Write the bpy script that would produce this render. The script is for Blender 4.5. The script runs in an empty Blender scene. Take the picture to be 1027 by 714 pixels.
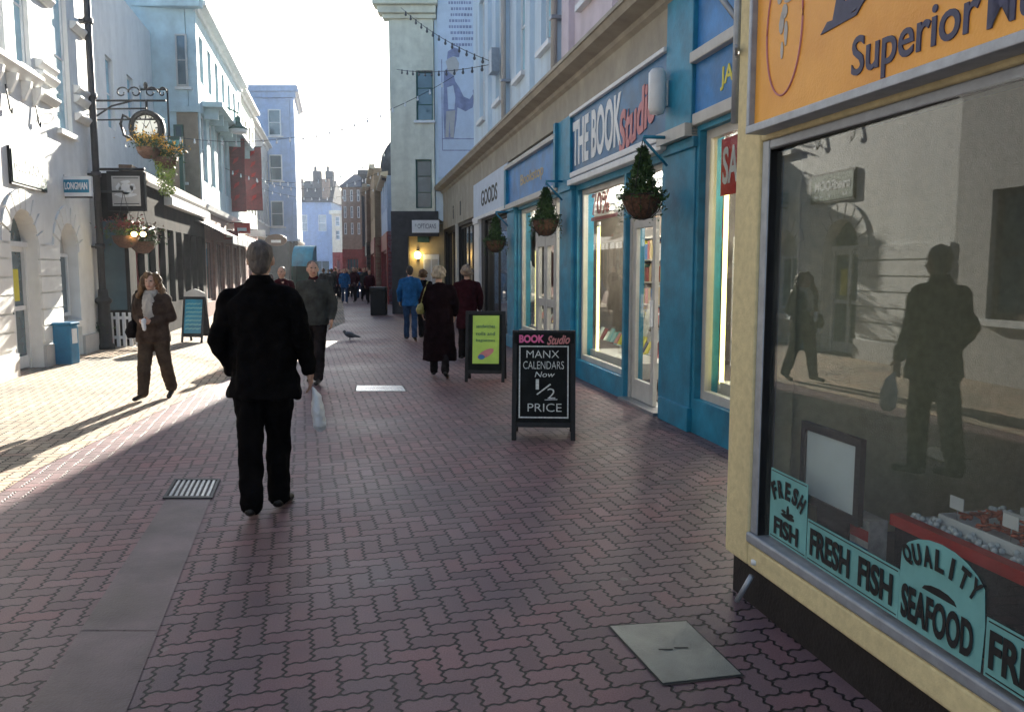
import bpy, bmesh, math, random
from mathutils import Vector, Matrix, noise
R = math.radians
random.seed(11)
scn = bpy.context.scene
col = scn.collection

# ------------------------------------------------------------------ materials
def mat(name, c, rough=.6, var=.12, scale=3.0, bump=.0, bscale=40.0, metal=0.0, emit=None, spec=.5, dirt=.0, c2=None, stretch=(1,1,1), coat=0.0):
    m = bpy.data.materials.new(name); m.use_nodes = True
    nt = m.node_tree; N = nt.nodes; Lk = nt.links
    b = N['Principled BSDF']
    b.inputs['Roughness'].default_value = rough
    b.inputs['Metallic'].default_value = metal
    b.inputs['Specular IOR Level'].default_value = spec
    b.inputs['Coat Weight'].default_value = coat
    tc = N.new('ShaderNodeTexCoord'); mp = N.new('ShaderNodeMapping')
    mp.inputs['Scale'].default_value = stretch
    Lk.new(tc.outputs['Object'], mp.inputs['Vector'])
    n = N.new('ShaderNodeTexNoise'); n.inputs['Scale'].default_value = scale
    n.inputs['Detail'].default_value = 6; n.inputs['Roughness'].default_value = .62
    Lk.new(mp.outputs['Vector'], n.inputs['Vector'])
    r = N.new('ShaderNodeValToRGB')
    a = [max(0, x*(1-var*1.6)) for x in c]
    d = list(c2) if c2 else [min(1, x*(1+var)) for x in c]
    r.color_ramp.elements[0].position = .3; r.color_ramp.elements[1].position = .7
    r.color_ramp.elements[0].color = (*a, 1); r.color_ramp.elements[1].color = (*d, 1)
    Lk.new(n.outputs['Fac'], r.inputs['Fac'])
    last = r.outputs['Color']
    if dirt > 0:
        n2 = N.new('ShaderNodeTexNoise'); n2.inputs['Scale'].default_value = .9; n2.inputs['Detail'].default_value = 8
        mp2 = N.new('ShaderNodeMapping'); mp2.inputs['Scale'].default_value = (2.5, 2.5, .35)
        Lk.new(tc.outputs['Object'], mp2.inputs['Vector']); Lk.new(mp2.outputs['Vector'], n2.inputs['Vector'])
        r2 = N.new('ShaderNodeValToRGB'); r2.color_ramp.elements[0].position = .42; r2.color_ramp.elements[1].position = .75
        r2.color_ramp.elements[0].color = (0,0,0,1); r2.color_ramp.elements[1].color = (dirt,dirt,dirt,1)
        Lk.new(n2.outputs['Fac'], r2.inputs['Fac'])
        mx = N.new('ShaderNodeMix'); mx.data_type = 'RGBA'
        Lk.new(r2.outputs['Color'], mx.inputs[0]); Lk.new(last, mx.inputs[6]); mx.inputs[7].default_value = (.09,.075,.06,1)
        last = mx.outputs[2]
    Lk.new(last, b.inputs['Base Color'])
    if bump > 0:
        nb = N.new('ShaderNodeTexNoise'); nb.inputs['Scale'].default_value = bscale; nb.inputs['Detail'].default_value = 4
        Lk.new(mp.outputs['Vector'], nb.inputs['Vector'])
        bu = N.new('ShaderNodeBump'); bu.inputs['Strength'].default_value = bump; bu.inputs['Distance'].default_value = .01
        Lk.new(nb.outputs['Fac'], bu.inputs['Height']); Lk.new(bu.outputs['Normal'], b.inputs['Normal'])
    if emit:
        b.inputs['Emission Color'].default_value = (*emit[0], 1); b.inputs['Emission Strength'].default_value = emit[1]
    return m

def glass(name, tint=(.9,.95,.95), gain=2.0, dust=0):
    m = bpy.data.materials.new(name); m.use_nodes = True
    nt = m.node_tree; N = nt.nodes; Lk = nt.links; N.clear()
    o = N.new('ShaderNodeOutputMaterial'); mx = N.new('ShaderNodeMixShader')
    t = N.new('ShaderNodeBsdfTransparent'); g = N.new('ShaderNodeBsdfGlossy')
    t.inputs['Color'].default_value = (*tint, 1); g.inputs['Roughness'].default_value = .0
    ge = N.new('ShaderNodeNewGeometry'); dt = N.new('ShaderNodeVectorMath'); dt.operation = 'DOT_PRODUCT'
    Lk.new(ge.outputs['Normal'], dt.inputs[0]); Lk.new(ge.outputs['Incoming'], dt.inputs[1])
    def mn(op, a, b=None):
        q = N.new('ShaderNodeMath'); q.operation = op
        for i, x in enumerate((a, b)):
            if x is None: continue
            if isinstance(x, (int, float)): q.inputs[i].default_value = x
            else: Lk.new(x, q.inputs[i])
        return q
    c1 = mn('SUBTRACT', 1.0, mn('ABSOLUTE', dt.outputs['Value']).outputs[0])          # Schlick reflectance, both faces of the pane
    p5 = mn('POWER', c1.outputs[0], 5.0); f = mn('MULTIPLY_ADD', p5.outputs[0], .957); f.inputs[2].default_value = .043
    k = N.new('ShaderNodeMath'); k.operation = 'MULTIPLY'; k.inputs[1].default_value = gain; k.use_clamp = True
    Lk.new(f.outputs[0], k.inputs[0]); Lk.new(k.outputs[0], mx.inputs[0])
    Lk.new(t.outputs[0], mx.inputs[1]); Lk.new(g.outputs[0], mx.inputs[2])
    if dust:
        df = N.new('ShaderNodeBsdfDiffuse'); df.inputs['Color'].default_value = (.55,.62,.64,1)
        m2 = N.new('ShaderNodeMixShader'); tc = N.new('ShaderNodeTexCoord'); nz = N.new('ShaderNodeTexNoise'); nz.inputs['Scale'].default_value = 2.5; nz.inputs['Detail'].default_value = 6
        mp = N.new('ShaderNodeMapping'); mp.inputs['Scale'].default_value = (3,3,.7); Lk.new(tc.outputs['Object'], mp.inputs['Vector']); Lk.new(mp.outputs['Vector'], nz.inputs['Vector'])
        q = mn('MULTIPLY', nz.outputs['Fac'], dust*2)
        Lk.new(q.outputs[0], m2.inputs[0]); Lk.new(mx.outputs[0], m2.inputs[1]); Lk.new(df.outputs[0], m2.inputs[2]); Lk.new(m2.outputs[0], o.inputs[0])
    else: Lk.new(mx.outputs[0], o.inputs[0])
    return m

M = {}
M['cream'] = mat('cream_render', (.66,.57,.33), .8, .10, 25, .22, 140, dirt=.16)
M['whitewall'] = mat('white_painted_render', (.80,.80,.78), .7, .05, 4, .25, 60, dirt=.15)
M['greyrev'] = mat('grey_stone', (.48,.47,.46), .75, .08, 4, .3, 60)  # even mid-grey stone colour
M['paleblue'] = mat('pale_blue_render', (.60,.72,.82), .75, .1, 2.5, .25, 60, dirt=.22, stretch=(1,1,.25))
M['palepink'] = mat('pale_pink_render', (.68,.60,.66), .75, .1, 2.5, .25, 60, dirt=.22)
M['beige'] = mat('beige_moulding', (.36,.33,.27), .7, .12, 3, .3, 50, dirt=.3)
M['white'] = mat('white_paint', (.72,.74,.76), .45, .06, 6, .1, 50, dirt=.12)
M['offwhite'] = mat('off_white_frame', (.50,.49,.46), .5, .08, 6, .1, 50, dirt=.15)
M['teal'] = mat('teal_blue_paint', (.012,.22,.37), .45, .22, 4, .25, 30, dirt=.22)
M['blue'] = mat('bright_blue_paint', (.018,.18,.48), .42, .25, 3, .2, 30, dirt=.16)
M['deepblue'] = mat('deep_blue_sign', (.012,.11,.26), .4, .3, 3, .1, 30, dirt=.07)
M['black'] = mat('black_paint', (.010,.010,.012), .55, .3, 10, .05, spec=.3)
M['matteblack'] = mat('matt_black_timber', (.012,.010,.010), .95, .5, 6, .1, 40, spec=.03, dirt=.2)
M['grime'] = mat('base_grime', (.05,.04,.035), .9, .4, 8)
M['darkstone'] = mat('dark_stone', (.035,.035,.04), .6, .3, 4, .3, 40)
M['plinth'] = mat('black_plinth_paint', (.012,.010,.010), .6, .4, 12, .3, 60)
M['iron'] = mat('cast_iron', (.02,.022,.025), .5, .3, 20, .2, 80, metal=.3)
M['grey'] = mat('grey_metal', (.34,.37,.42), .45, .12, 15, .1, 80, metal=.4)
M['steel'] = mat('worn_steel', (.45,.46,.47), .35, .15, 15, .2, 80, metal=.8)
M['orange'] = mat('orange_sign', (.86,.36,.04), .45, .12, 2.2, .15, 90, c2=(.88,.43,.07))
M['navy'] = mat('navy_lettering', (.03,.035,.10), .5, .2, 20)
M['decal'] = mat('teal_decal', (.10,.34,.36), .5, .15, 8)
M['decallight'] = mat('pale_teal_decal', (.16,.40,.41), .5, .1, 8)
M['ink'] = mat('black_ink', (.010,.012,.014), .6, .2, 20)
M['red'] = mat('red_paint', (.50,.022,.018), .4, .15, 8)
M['darkred'] = mat('dark_red_paint', (.20,.03,.03), .5, .25, 8)
M['pink'] = mat('pink_lettering', (.70,.12,.30), .5, .1, 8)
M['salmon'] = mat('salmon_lettering', (.55,.20,.20), .5, .1, 8)
M['lime'] = mat('lime_poster', (.42,.62,.10), .55, .08, 6)
M['yellow'] = mat('yellow_paper', (.70,.62,.06), .55, .08, 6)
M['wood'] = mat('brown_wood', (.12,.065,.035), .5, .3, 6, .1, 40, stretch=(8,8,1))
M['brownstripe'] = mat('red_brown_panel', (.17,.075,.06), .6, .3, 8, .1, 20)
M['slate'] = mat('slate_roof', (.07,.08,.10), .7, .3, 10, .3, 40)
M['bwall'] = mat('blue_grey_render', (.34,.45,.66), .75, .1, 3, .2, 40, dirt=.2)
M['tealwall'] = mat('light_teal_render', (.50,.64,.68), .75, .1, 3, .2, 40, dirt=.2)
M['sand'] = mat('sandstone', (.36,.28,.20), .8, .15, 3, .3, 40, dirt=.3)
M['brick'] = mat('warm_brick_render', (.30,.22,.18), .8, .18, 4, .3, 40, dirt=.3)
M['lightcream'] = mat('light_cream_render', (.68,.68,.58), .8, .1, 3, .2, 40, dirt=.25)
M['green'] = mat('dark_green_paint', (.015,.09,.07), .45, .2, 6)
M['leaf'] = mat('conifer_foliage', (.030,.075,.022), .7, .5, 14, c2=(.06,.13,.03))
M['leaflime'] = mat('trailing_leaves', (.18,.30,.04), .6, .4, 14, c2=(.34,.44,.07))
M['flower'] = mat('orange_flowers', (.80,.30,.03), .6, .3, 10, c2=(.85,.55,.06))
M['flowerp'] = mat('red_flowers', (.50,.05,.08), .6, .3, 10)
M['coir'] = mat('coir_basket', (.13,.065,.04), .9, .4, 30, .8, 120)
M['floor'] = mat('shop_floor', (.12,.10,.085), .5, .2, 6)
M['inwall'] = mat('shop_interior_wall', (.24,.21,.18), .8, .2, 2)
M['inwarm'] = mat('warm_interior_wall', (.50,.40,.24), .8, .15, 2)
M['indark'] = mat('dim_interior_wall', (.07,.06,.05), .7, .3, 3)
M['paper'] = mat('notice_paper', (.62,.70,.74), .6, .05, 6)
M['chalk'] = mat('chalk_lettering', (.62,.66,.66), .8, .25, 60)
M['board'] = mat('chalk_board', (.008,.010,.011), .8, .5, 5, spec=.2)
M['clockface'] = mat('clock_face', (.78,.80,.78), .4, .04, 6)
M['tube'] = mat('yellow_lit_tube', (.8,.8,.2), .4, 0, 5, emit=((1,.90,.30), 1.1))
M['tubew'] = mat('white_lit_tube', (.8,.8,.8), .4, 0, 5, emit=((1,.96,.75), 3.0))
M['warmlamp'] = mat('warm_lit_lamp', (.8,.7,.3), .4, 0, 5, emit=((1,.72,.25), 6.0))
M['spot'] = mat('small_lit_spot', (.8,.8,.8), .4, 0, 5, emit=((1,.93,.8), 10.0))
M['bulb'] = mat('white_bulb', (.75,.77,.80), .25, .02, 5)
M['cable'] = mat('cable_rubber', (.02,.02,.022), .6, .1, 5)
M['fishred'] = mat('prawn_orange', (.55,.12,.05), .4, .4, 25)
M['fishwhite'] = mat('white_fish', (.62,.60,.58), .35, .2, 25)
M['glass'] = glass('shop_glass', (.94,.96,.95), 1.0)
M['fishglass'] = glass('fish_window_glass', (.93,.96,.96), 1.5, dust=.028)
M['pane'] = mat('upper_window_glass', (.06,.11,.14), .06, .2, 2, spec=1.0)
M['panelight'] = mat('sky_painted_window_glass', (.34,.62,.74), .06, .2, 2, spec=1.0)  # bright sky reflection is put into the pane colour
M['bluebin'] = mat('blue_plastic', (.01,.16,.32), .4, .15, 6)
M['skin'] = mat('skin', (.46,.27,.20), .55, .12, 30)
M['skin2'] = mat('pale_skin', (.50,.31,.24), .55, .12, 30)

# ------------------------------------------------------------------ camera model
TH = math.atan(87/808); CAMZ = 1.6
def ray(px, py):
    return Vector((px-513.5, 808*math.cos(TH)+(357-py)*math.sin(TH), -808*math.sin(TH)+(357-py)*math.cos(TH)))
def G(px, py, z=0.0):
    r = ray(px, py); t = (z-CAMZ)/r.z
    return Vector((r.x*t, r.y*t, z))
def AT(px, py, Y):
    r = ray(px, py); t = Y/r.y
    return Vector((r.x*t, Y, CAMZ+r.z*t))

class Frame:
    """vertical wall line X = x0 + s*Y ; u measured along it, o = distance towards the street"""
    def __init__(s_, x0, s, side):
        s_.x0 = x0; s_.s = s
        k = math.sqrt(1+s*s); s_.k = k
        s_.du = Vector((s/k, 1/k, 0))
        s_.n = Vector((-1/k, s/k, 0)) if side == 'R' else Vector((1/k, -s/k, 0))
        s_.o = Vector((x0, 0, 0))
    def Y(s_, px, py=300):
        r = ray(px, py); t = s_.x0/(r.x-s_.s*r.y); return t*r.y
    def u(s_, px, py=300): return s_.Y(px, py)*s_.k
    def z(s_, px, py):
        r = ray(px, py); t = s_.x0/(r.x-s_.s*r.y); return CAMZ+r.z*t
    def P(s_, u, z, o=0.0): 
        v = s_.o + s_.du*u + s_.n*o; v.z = z; return v
class Plane:
    """arbitrary vertical plane: origin, along-direction (2D), normal"""
    def __init__(s_, o, du, n):
        s_.o = Vector(o); s_.du = Vector(du).normalized(); s_.n = Vector(n).normalized()
    def P(s_, u, z, o=0.0):
        v = s_.o + s_.du*u + s_.n*o; return Vector((v.x, v.y, s_.o.z+z))
FP = Frame(1.8549, -.186, 'R')
RF = Frame(3.315, -.197, 'R')
LF = Frame(-4.866, -.2134, 'L')
FF = Frame(1.074+.212*3.915, -.212, 'R')
LOC = Plane((0,0,0), (1,0,0), (0,-1,0))        # local building frame: u = x, outward = -y (front faces -Y)

# ------------------------------------------------------------------ mesh collector
class MB:
    def __init__(s_): s_.v = []; s_.f = []; s_.sm = []
    def add(s_, vs, fs, smooth=False):
        b = len(s_.v); s_.v += [Vector(v) for v in vs]
        s_.f += [tuple(b+i for i in f) for f in fs]; s_.sm += [smooth]*len(fs); return s_
    def box(s_, F, u0, u1, z0, z1, o0, o1):
        P = F.P
        vs = [P(u0,z0,o0),P(u1,z0,o0),P(u1,z0,o1),P(u0,z0,o1),P(u0,z1,o0),P(u1,z1,o0),P(u1,z1,o1),P(u0,z1,o1)]
        return s_.add(vs, [(0,1,2,3),(4,7,6,5),(0,4,5,1),(1,5,6,2),(2,6,7,3),(3,7,4,0)])
    def bx(s_, x0,x1,y0,y1,z0,z1):
        vs = [(x0,y0,z0),(x1,y0,z0),(x1,y1,z0),(x0,y1,z0),(x0,y0,z1),(x1,y0,z1),(x1,y1,z1),(x0,y1,z1)]
        return s_.add(vs, [(0,3,2,1),(4,5,6,7),(0,1,5,4),(1,2,6,5),(2,3,7,6),(3,0,4,7)])
    def prism(s_, F, pts, o0, o1):
        n = len(pts)
        vs = [F.P(u,z,o0) for u,z in pts]+[F.P(u,z,o1) for u,z in pts]
        fs = [tuple(range(n)), tuple(range(2*n-1,n-1,-1))]+[(i,(i+1)%n,n+(i+1)%n,n+i) for i in range(n)]
        return s_.add(vs, fs)
    def profile(s_, F, u0, u1, pts):
        """profile (o,z) polygon swept along u"""
        n = len(pts)
        vs = [F.P(u0,z,o) for o,z in pts]+[F.P(u1,z,o) for o,z in pts]
        fs = [tuple(range(n)), tuple(range(2*n-1,n-1,-1))]+[(i,(i+1)%n,n+(i+1)%n,n+i) for i in range(n)]
        return s_.add(vs, fs)
    def tube(s_, path, r, seg=8, smooth=True, r2=None):
        path = [Vector(p) for p in path]; n = len(path); vs = []; fs = []
        for i, p in enumerate(path):
            d = (path[min(i+1,n-1)]-path[max(i-1,0)]).normalized()
            a = d.cross(Vector((0,0,1)));  a = a.normalized() if a.length > 1e-4 else Vector((1,0,0))
            b = d.cross(a).normalized()
            rr = r if r2 is None else r+(r2-r)*i/(n-1)
            for k in range(seg):
                t = 2*math.pi*k/seg; vs.append(p+a*math.cos(t)*rr+b*math.sin(t)*rr)
        for i in range(n-1):
            for k in range(seg):
                fs.append((i*seg+k, i*seg+(k+1)%seg, (i+1)*seg+(k+1)%seg, (i+1)*seg+k))
        fs.append(tuple(range(seg-1,-1,-1))); fs.append(tuple((n-1)*seg+k for k in range(seg)))
        return s_.add(vs, fs, smooth)
    def lathe(s_, c, prof, seg=24, smooth=True, sx=1, sy=1):
        c = Vector(c); vs = []; fs = []; n = len(prof)
        for r, z in prof:
            for k in range(seg):
                t = 2*math.pi*k/seg; vs.append(c+Vector((math.cos(t)*r*sx, math.sin(t)*r*sy, z)))
        for i in range(n-1):
            for k in range(seg):
                fs.append((i*seg+k, i*seg+(k+1)%seg, (i+1)*seg+(k+1)%seg, (i+1)*seg+k))
        fs.append(tuple(range(seg-1,-1,-1))); fs.append(tuple((n-1)*seg+k for k in range(seg)))
        return s_.add(vs, fs, smooth)
    def ell(s_, c, rx, ry, rz, seg=14, rings=8, rot=None):
        c = Vector(c); vs = []; fs = []
        for i in range(1, rings):
            ph = math.pi*i/rings
            for k in range(seg):
                t = 2*math.pi*k/seg
                v = Vector((math.sin(ph)*math.cos(t)*rx, math.sin(ph)*math.sin(t)*ry, math.cos(ph)*rz))
                if rot: v = rot @ v
                vs.append(c+v)
        top = Vector((0,0,rz)); bot = Vector((0,0,-rz))
        if rot: top = rot @ top; bot = rot @ bot
        vs += [c+top, c+bot]; a = len(vs)-2
        for i in range(rings-2):
            for k in range(seg):
                fs.append((i*seg+k, (i+1)*seg+k, (i+1)*seg+(k+1)%seg, i*seg+(k+1)%seg))
        for k in range(seg):
            fs.append((a, k, (k+1)%seg)); fs.append((a+1, (rings-2)*seg+(k+1)%seg, (rings-2)*seg+k))
        return s_.add(vs, fs, True)
    def build(s_, name, m, parent=None, bevel=0, loc=None):
        off = Vector((0,0,0))
        if parent: off = ROOT.get(parent.name, Vector((0,0,0)))
        elif loc is not None: off = Vector(loc)
        me = bpy.data.meshes.new(name)
        me.from_pydata([tuple(v-off) for v in s_.v], [], s_.f)
        me.polygons.foreach_set('use_smooth', s_.sm)
        bm = bmesh.new(); bm.from_mesh(me); bmesh.ops.recalc_face_normals(bm, faces=bm.faces); bm.to_mesh(me); bm.free()
        me.materials.append(M[m] if isinstance(m, str) else m)
        o = bpy.data.objects.new(name, me); col.objects.link(o)
        if parent: o.parent = parent; ROOT[o.name] = off
        else: o.location = off; ROOT[o.name] = off
        if bevel:
            bv = o.modifiers.new('bevel', 'BEVEL'); bv.width = bevel; bv.segments = 2; bv.limit_method = 'ANGLE'; bv.angle_limit = R(40)
        return o
ROOT = {}
def tag(o, label=None, cat=None, group=None, kind=None):
    if label: o['label'] = label
    if cat: o['category'] = cat
    if group: o['group'] = group
    if kind: o['kind'] = kind
    return o
def thing(name, loc, label, cat, group=None):
    o = bpy.data.objects.new(name, None); o.empty_display_size = .2; col.objects.link(o)
    o.location = loc; ROOT[o.name] = Vector(loc); return tag(o, label, cat, group)
KIDS = {}
def copy_tree(o, parent=None):
    c = o.copy(); col.objects.link(c)
    if parent: c.parent = parent; c.matrix_parent_inverse.identity()
    for ch in [x for x in bpy.data.objects if x.parent == o]: copy_tree(ch, c)
    return c
def place(o, loc, rz=0, sc=1.0):
    o.location = loc; o.rotation_euler = (0,0,rz); o.scale = (sc,)*3; return o
def textmesh(name, s, F, u, z, o, size, m, parent=None, sx=1.0, shear=0, bold=0.0, rot=0, align='LEFT', ext=.003, mirror=False, flipu=False, part=True):
    """lettering standing on plane F: baseline start at (u,z), offset o. reading direction is +u unless flipu"""
    cu = bpy.data.curves.new('lettering', 'FONT'); cu.body = s; cu.size = size; cu.align_x = align
    cu.shear = shear; cu.offset = bold; cu.extrude = ext; cu.resolution_u = 4; cu.space_line = .95
    ob = bpy.data.objects.new('tmp', cu); col.objects.link(ob)
    dg = bpy.context.evaluated_depsgraph_get(); me = bpy.data.meshes.new_from_object(ob.evaluated_get(dg))
    bpy.data.objects.remove(ob); bpy.data.curves.remove(cu)
    mb = MB(); c, sn = math.cos(rot), math.sin(rot)
    vs = []
    for v in me.vertices:
        x, y, zz = v.co; x *= sx
        if mirror: x = -x
        x, y = x*c-y*sn, x*sn+y*c
        vs.append(F.P(u+(-x if flipu else x), z+y, o+zz))
    mb.add(vs, [tuple(p.vertices) for p in me.polygons])
    bpy.data.meshes.remove(me)
    return mb.build(name, m, parent)

def wall(mb, F, u0, u1, z0, z1, o0, o1, holes=()):
    us = sorted({u0,u1}|{max(u0,min(u1,h[0])) for h in holes}|{max(u0,min(u1,h[1])) for h in holes})
    zs = sorted({z0,z1}|{max(z0,min(z1,h[2])) for h in holes}|{max(z0,min(z1,h[3])) for h in holes})
    for i in range(len(us)-1):
        run = None
        for j in range(len(zs)-1):
            uc = (us[i]+us[i+1])/2; zc = (zs[j]+zs[j+1])/2
            solid = not any(h[0] < uc < h[1] and h[2] < zc < h[3] for h in holes)
            if solid:
                if run is None: run = zs[j]
            if (not solid or j == len(zs)-2) and run is not None:
                mb.box(F, us[i], us[i+1], run, zs[j+1] if solid else zs[j], o0, o1); run = None
def window(F, u0, u1, z0, z1, parent, fm='white', gm='pane', o=-.12, fr=.06, mull=(1,1), sill=None, name='window'):
    """frame (with mullions) as part, pane as sub-part, sill as sub-part"""
    a = MB()
    a.box(F, u0, u0+fr, z0, z1, o-.04, o+.03); a.box(F, u1-fr, u1, z0, z1, o-.04, o+.03)
    a.box(F, u0+fr, u1-fr, z0, z0+fr, o-.04, o+.028); a.box(F, u0+fr, u1-fr, z1-fr, z1, o-.04, o+.028)
    nu, nz = mull; t = fr*.55
    for i in range(1, nu):
        uu = u0+(u1-u0)*i/nu; a.box(F, uu-t/2, uu+t/2, z0+fr, z1-fr, o-.03, o+.022)
    for i in range(1, nz):
        zz = z0+(z1-z0)*i/nz; a.box(F, u0+fr, u1-fr, zz-t/2, zz+t/2, o-.028, o+.018)
    w = a.build(name, fm, parent)
    MB().box(F, u0+fr*.5, u1-fr*.5, z0+fr*.5, z1-fr*.5, o-.012, o-.004).build('pane', gm, w)
    if sill: MB().box(F, u0-.08, u1+.08, z0-.09, z0-.004, -.1, .09).build('sill', sill, w)
    return w
def leaves(mb, pts_fn, n, size, up=.3):
    for i in range(n):
        p = pts_fn(); s = size*random.uniform(.6,1.3)
        a = Vector((random.uniform(-1,1), random.uniform(-1,1), random.uniform(-1,1)+up)).normalized()
        b = a.cross(Vector((random.uniform(-1,1), random.uniform(-1,1), random.uniform(-1,1)))).normalized()
        mb.add([p-b*s*.35, p+a*s*.5-b*s*.1, p+a*s, p+a*s*.5+b*s*.35], [(0,1,2,3)])
# ------------------------------------------------------------------ camera / world / sun
cam = bpy.data.cameras.new('camera'); co = bpy.data.objects.new('camera', cam); col.objects.link(co)
co.location = (0,0,CAMZ); co.rotation_euler = (R(90)-TH, 0, 0)
cam.sensor_width = 36; cam.lens = 808*36/1027; cam.clip_end = 2000; cam.clip_start = .05
scn.camera = co
w = bpy.data.worlds.new('World'); scn.world = w; w.use_nodes = True
nt = w.node_tree; bg = nt.nodes['Background']; sk = nt.nodes.new('ShaderNodeTexSky'); sk.sky_type = 'NISHITA'
SUN_EL = R(16.7); SUN_AZ = R(-2.0)       # azimuth measured from +Y towards +X
sk.sun_disc = False; sk.sun_elevation = SUN_EL; sk.sun_rotation = SUN_AZ; sk.air_density = 1.0; sk.dust_density = .8; sk.ozone_density = 2.5
nt.links.new(sk.outputs[0], bg.inputs[0]); bg.inputs[1].default_value = .05
sl = bpy.data.lights.new('sun', 'SUN'); sl.energy = 5.0; sl.angle = R(.5); sl.color = (1,.93,.80)
so = bpy.data.objects.new('sun', sl); col.objects.link(so)
sd = Vector((math.sin(SUN_AZ)*math.cos(SUN_EL), math.cos(SUN_AZ)*math.cos(SUN_EL), math.sin(SUN_EL)))
so.rotation_euler = sd.to_track_quat('Z', 'Y').to_euler()
hz = bpy.data.materials.new('air_haze'); hz.use_nodes = True; hn = hz.node_tree; hn.nodes.clear()
ho = hn.nodes.new('ShaderNodeOutputMaterial'); hv = hn.nodes.new('ShaderNodeVolumePrincipled'); hv.inputs['Color'].default_value = (.80,.88,1,1)
hv.inputs['Density'].default_value = .0008; hv.inputs['Anisotropy'].default_value = .2; hn.links.new(hv.outputs[0], ho.inputs['Volume'])
hb = MB().bx(-620,620,-620,920,-1.05,18).build('haze', hz); hb['kind'] = 'stuff'
scn.view_settings.view_transform = 'Standard'; scn.view_settings.look = 'None'; scn.view_settings.gamma = 1
scn.view_settings.exposure = 2.4

# ------------------------------------------------------------------ ground materials
def math_node(nt, op, a, b=None, c=None):
    n = nt.nodes.new('ShaderNodeMath'); n.operation = op
    for i, x in enumerate((a, b, c)):
        if x is None: continue
        if isinstance(x, (int, float)): n.inputs[i].default_value = x
        else: nt.links.new(x, n.inputs[i])
    return n.outputs[0]
def paver_mat(name='interlocking_brick_paving', gain=(1,1,1), matt=0):
    m = bpy.data.materials.new(name); m.use_nodes = True
    nt = m.node_tree; N = nt.nodes; Lk = nt.links; b = N['Principled BSDF']
    tc = N.new('ShaderNodeTexCoord'); mp = N.new('ShaderNodeMapping')
    mp.inputs['Rotation'].default_value = (0,0,R(-14.6)); Lk.new(tc.outputs['Object'], mp.inputs['Vector'])
    nz = N.new('ShaderNodeTexNoise'); nz.inputs['Scale'].default_value = 2.2; nz.inputs['Detail'].default_value = 3; Lk.new(tc.outputs['Object'], nz.inputs['Vector'])
    wob = math_node(nt, 'MULTIPLY', math_node(nt, 'SUBTRACT', nz.outputs['Fac'], .5), .045)
    sp = N.new('ShaderNodeSeparateXYZ'); Lk.new(mp.outputs['Vector'], sp.inputs[0])
    W_ = .102
    x = math_node(nt, 'DIVIDE', math_node(nt, 'ADD', sp.outputs[0], wob), W_); y = math_node(nt, 'DIVIDE', math_node(nt, 'ADD', sp.outputs[1], wob), W_)
    def zig(v, amp):
        tri = math_node(nt, 'SUBTRACT', math_node(nt, 'PINGPONG', math_node(nt, 'ADD', math_node(nt, 'MULTIPLY', v, 2.0), .25), .5), .25)      # period 1/2 cell
        t3 = math_node(nt, 'MULTIPLY', tri, 7.0)
        return math_node(nt, 'MULTIPLY', math_node(nt, 'MINIMUM', math_node(nt, 'MAXIMUM', t3, -1.0), 1.0), amp)
    xs = math_node(nt, 'ADD', x, zig(y, .062)); ys = math_node(nt, 'ADD', y, zig(x, .04))
    cx0 = math_node(nt, 'FLOOR', xs); cy0 = math_node(nt, 'FLOOR', ys)
    fx = math_node(nt, 'FRACT', xs); fy = math_node(nt, 'FRACT', ys)
    k_ = math_node(nt, 'FLOORED_MODULO', math_node(nt, 'SUBTRACT', cx0, cy0), 4.0)
    eq = lambda n_: math_node(nt, 'COMPARE', k_, float(n_), .5)
    e0, e1, e2, e3 = eq(0), eq(1), eq(2), eq(3)
    far = lambda a_, e_: math_node(nt, 'ADD', a_, math_node(nt, 'MULTIPLY', e_, 10.0))
    inv = lambda a_: math_node(nt, 'SUBTRACT', 1.0, a_)
    d = math_node(nt, 'MINIMUM', math_node(nt, 'MINIMUM', far(fx, e1), far(inv(fx), e0)), math_node(nt, 'MINIMUM', far(fy, e2), far(inv(fy), e3)))
    d = math_node(nt, 'MULTIPLY', d, W_)
    cx = math_node(nt, 'SUBTRACT', cx0, e1); cy = math_node(nt, 'SUBTRACT', cy0, e2)
    mr = N.new('ShaderNodeMapRange'); mr.interpolation_type = 'SMOOTHSTEP'
    Lk.new(d, mr.inputs[0]); mr.inputs[1].default_value = .0034; mr.inputs[2].default_value = .0092
    cmb = N.new('ShaderNodeCombineXYZ'); Lk.new(cx, cmb.inputs[0]); Lk.new(cy, cmb.inputs[1])
    wn = N.new('ShaderNodeTexWhiteNoise'); wn.noise_dimensions = '2D'; Lk.new(cmb.outputs[0], wn.inputs['Vector'])
    r = N.new('ShaderNodeValToRGB'); e = r.color_ramp.elements
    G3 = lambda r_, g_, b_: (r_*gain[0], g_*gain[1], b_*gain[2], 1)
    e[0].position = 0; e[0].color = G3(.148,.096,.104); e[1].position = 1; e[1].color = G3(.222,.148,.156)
    k = e.new(.5); k.color = G3(.190,.126,.134); k = e.new(.82); k.color = G3(.200,.112,.120)
    Lk.new(wn.outputs['Value'], r.inputs['Fac'])
    # large worn / stained patches
    n2 = N.new('ShaderNodeTexNoise'); n2.inputs['Scale'].default_value = .55; n2.inputs['Detail'].default_value = 7; n2.inputs['Roughness'].default_value = .6
    Lk.new(tc.outputs['Object'], n2.inputs['Vector'])
    r2 = N.new('ShaderNodeValToRGB'); r2.color_ramp.elements[0].position = .36; r2.color_ramp.elements[1].position = .68
    r2.color_ramp.elements[0].color = (.62,.66,.74,1); r2.color_ramp.elements[1].color = (1.22,1.12,1.08,1); Lk.new(n2.outputs['Fac'], r2.inputs['Fac'])
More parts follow.
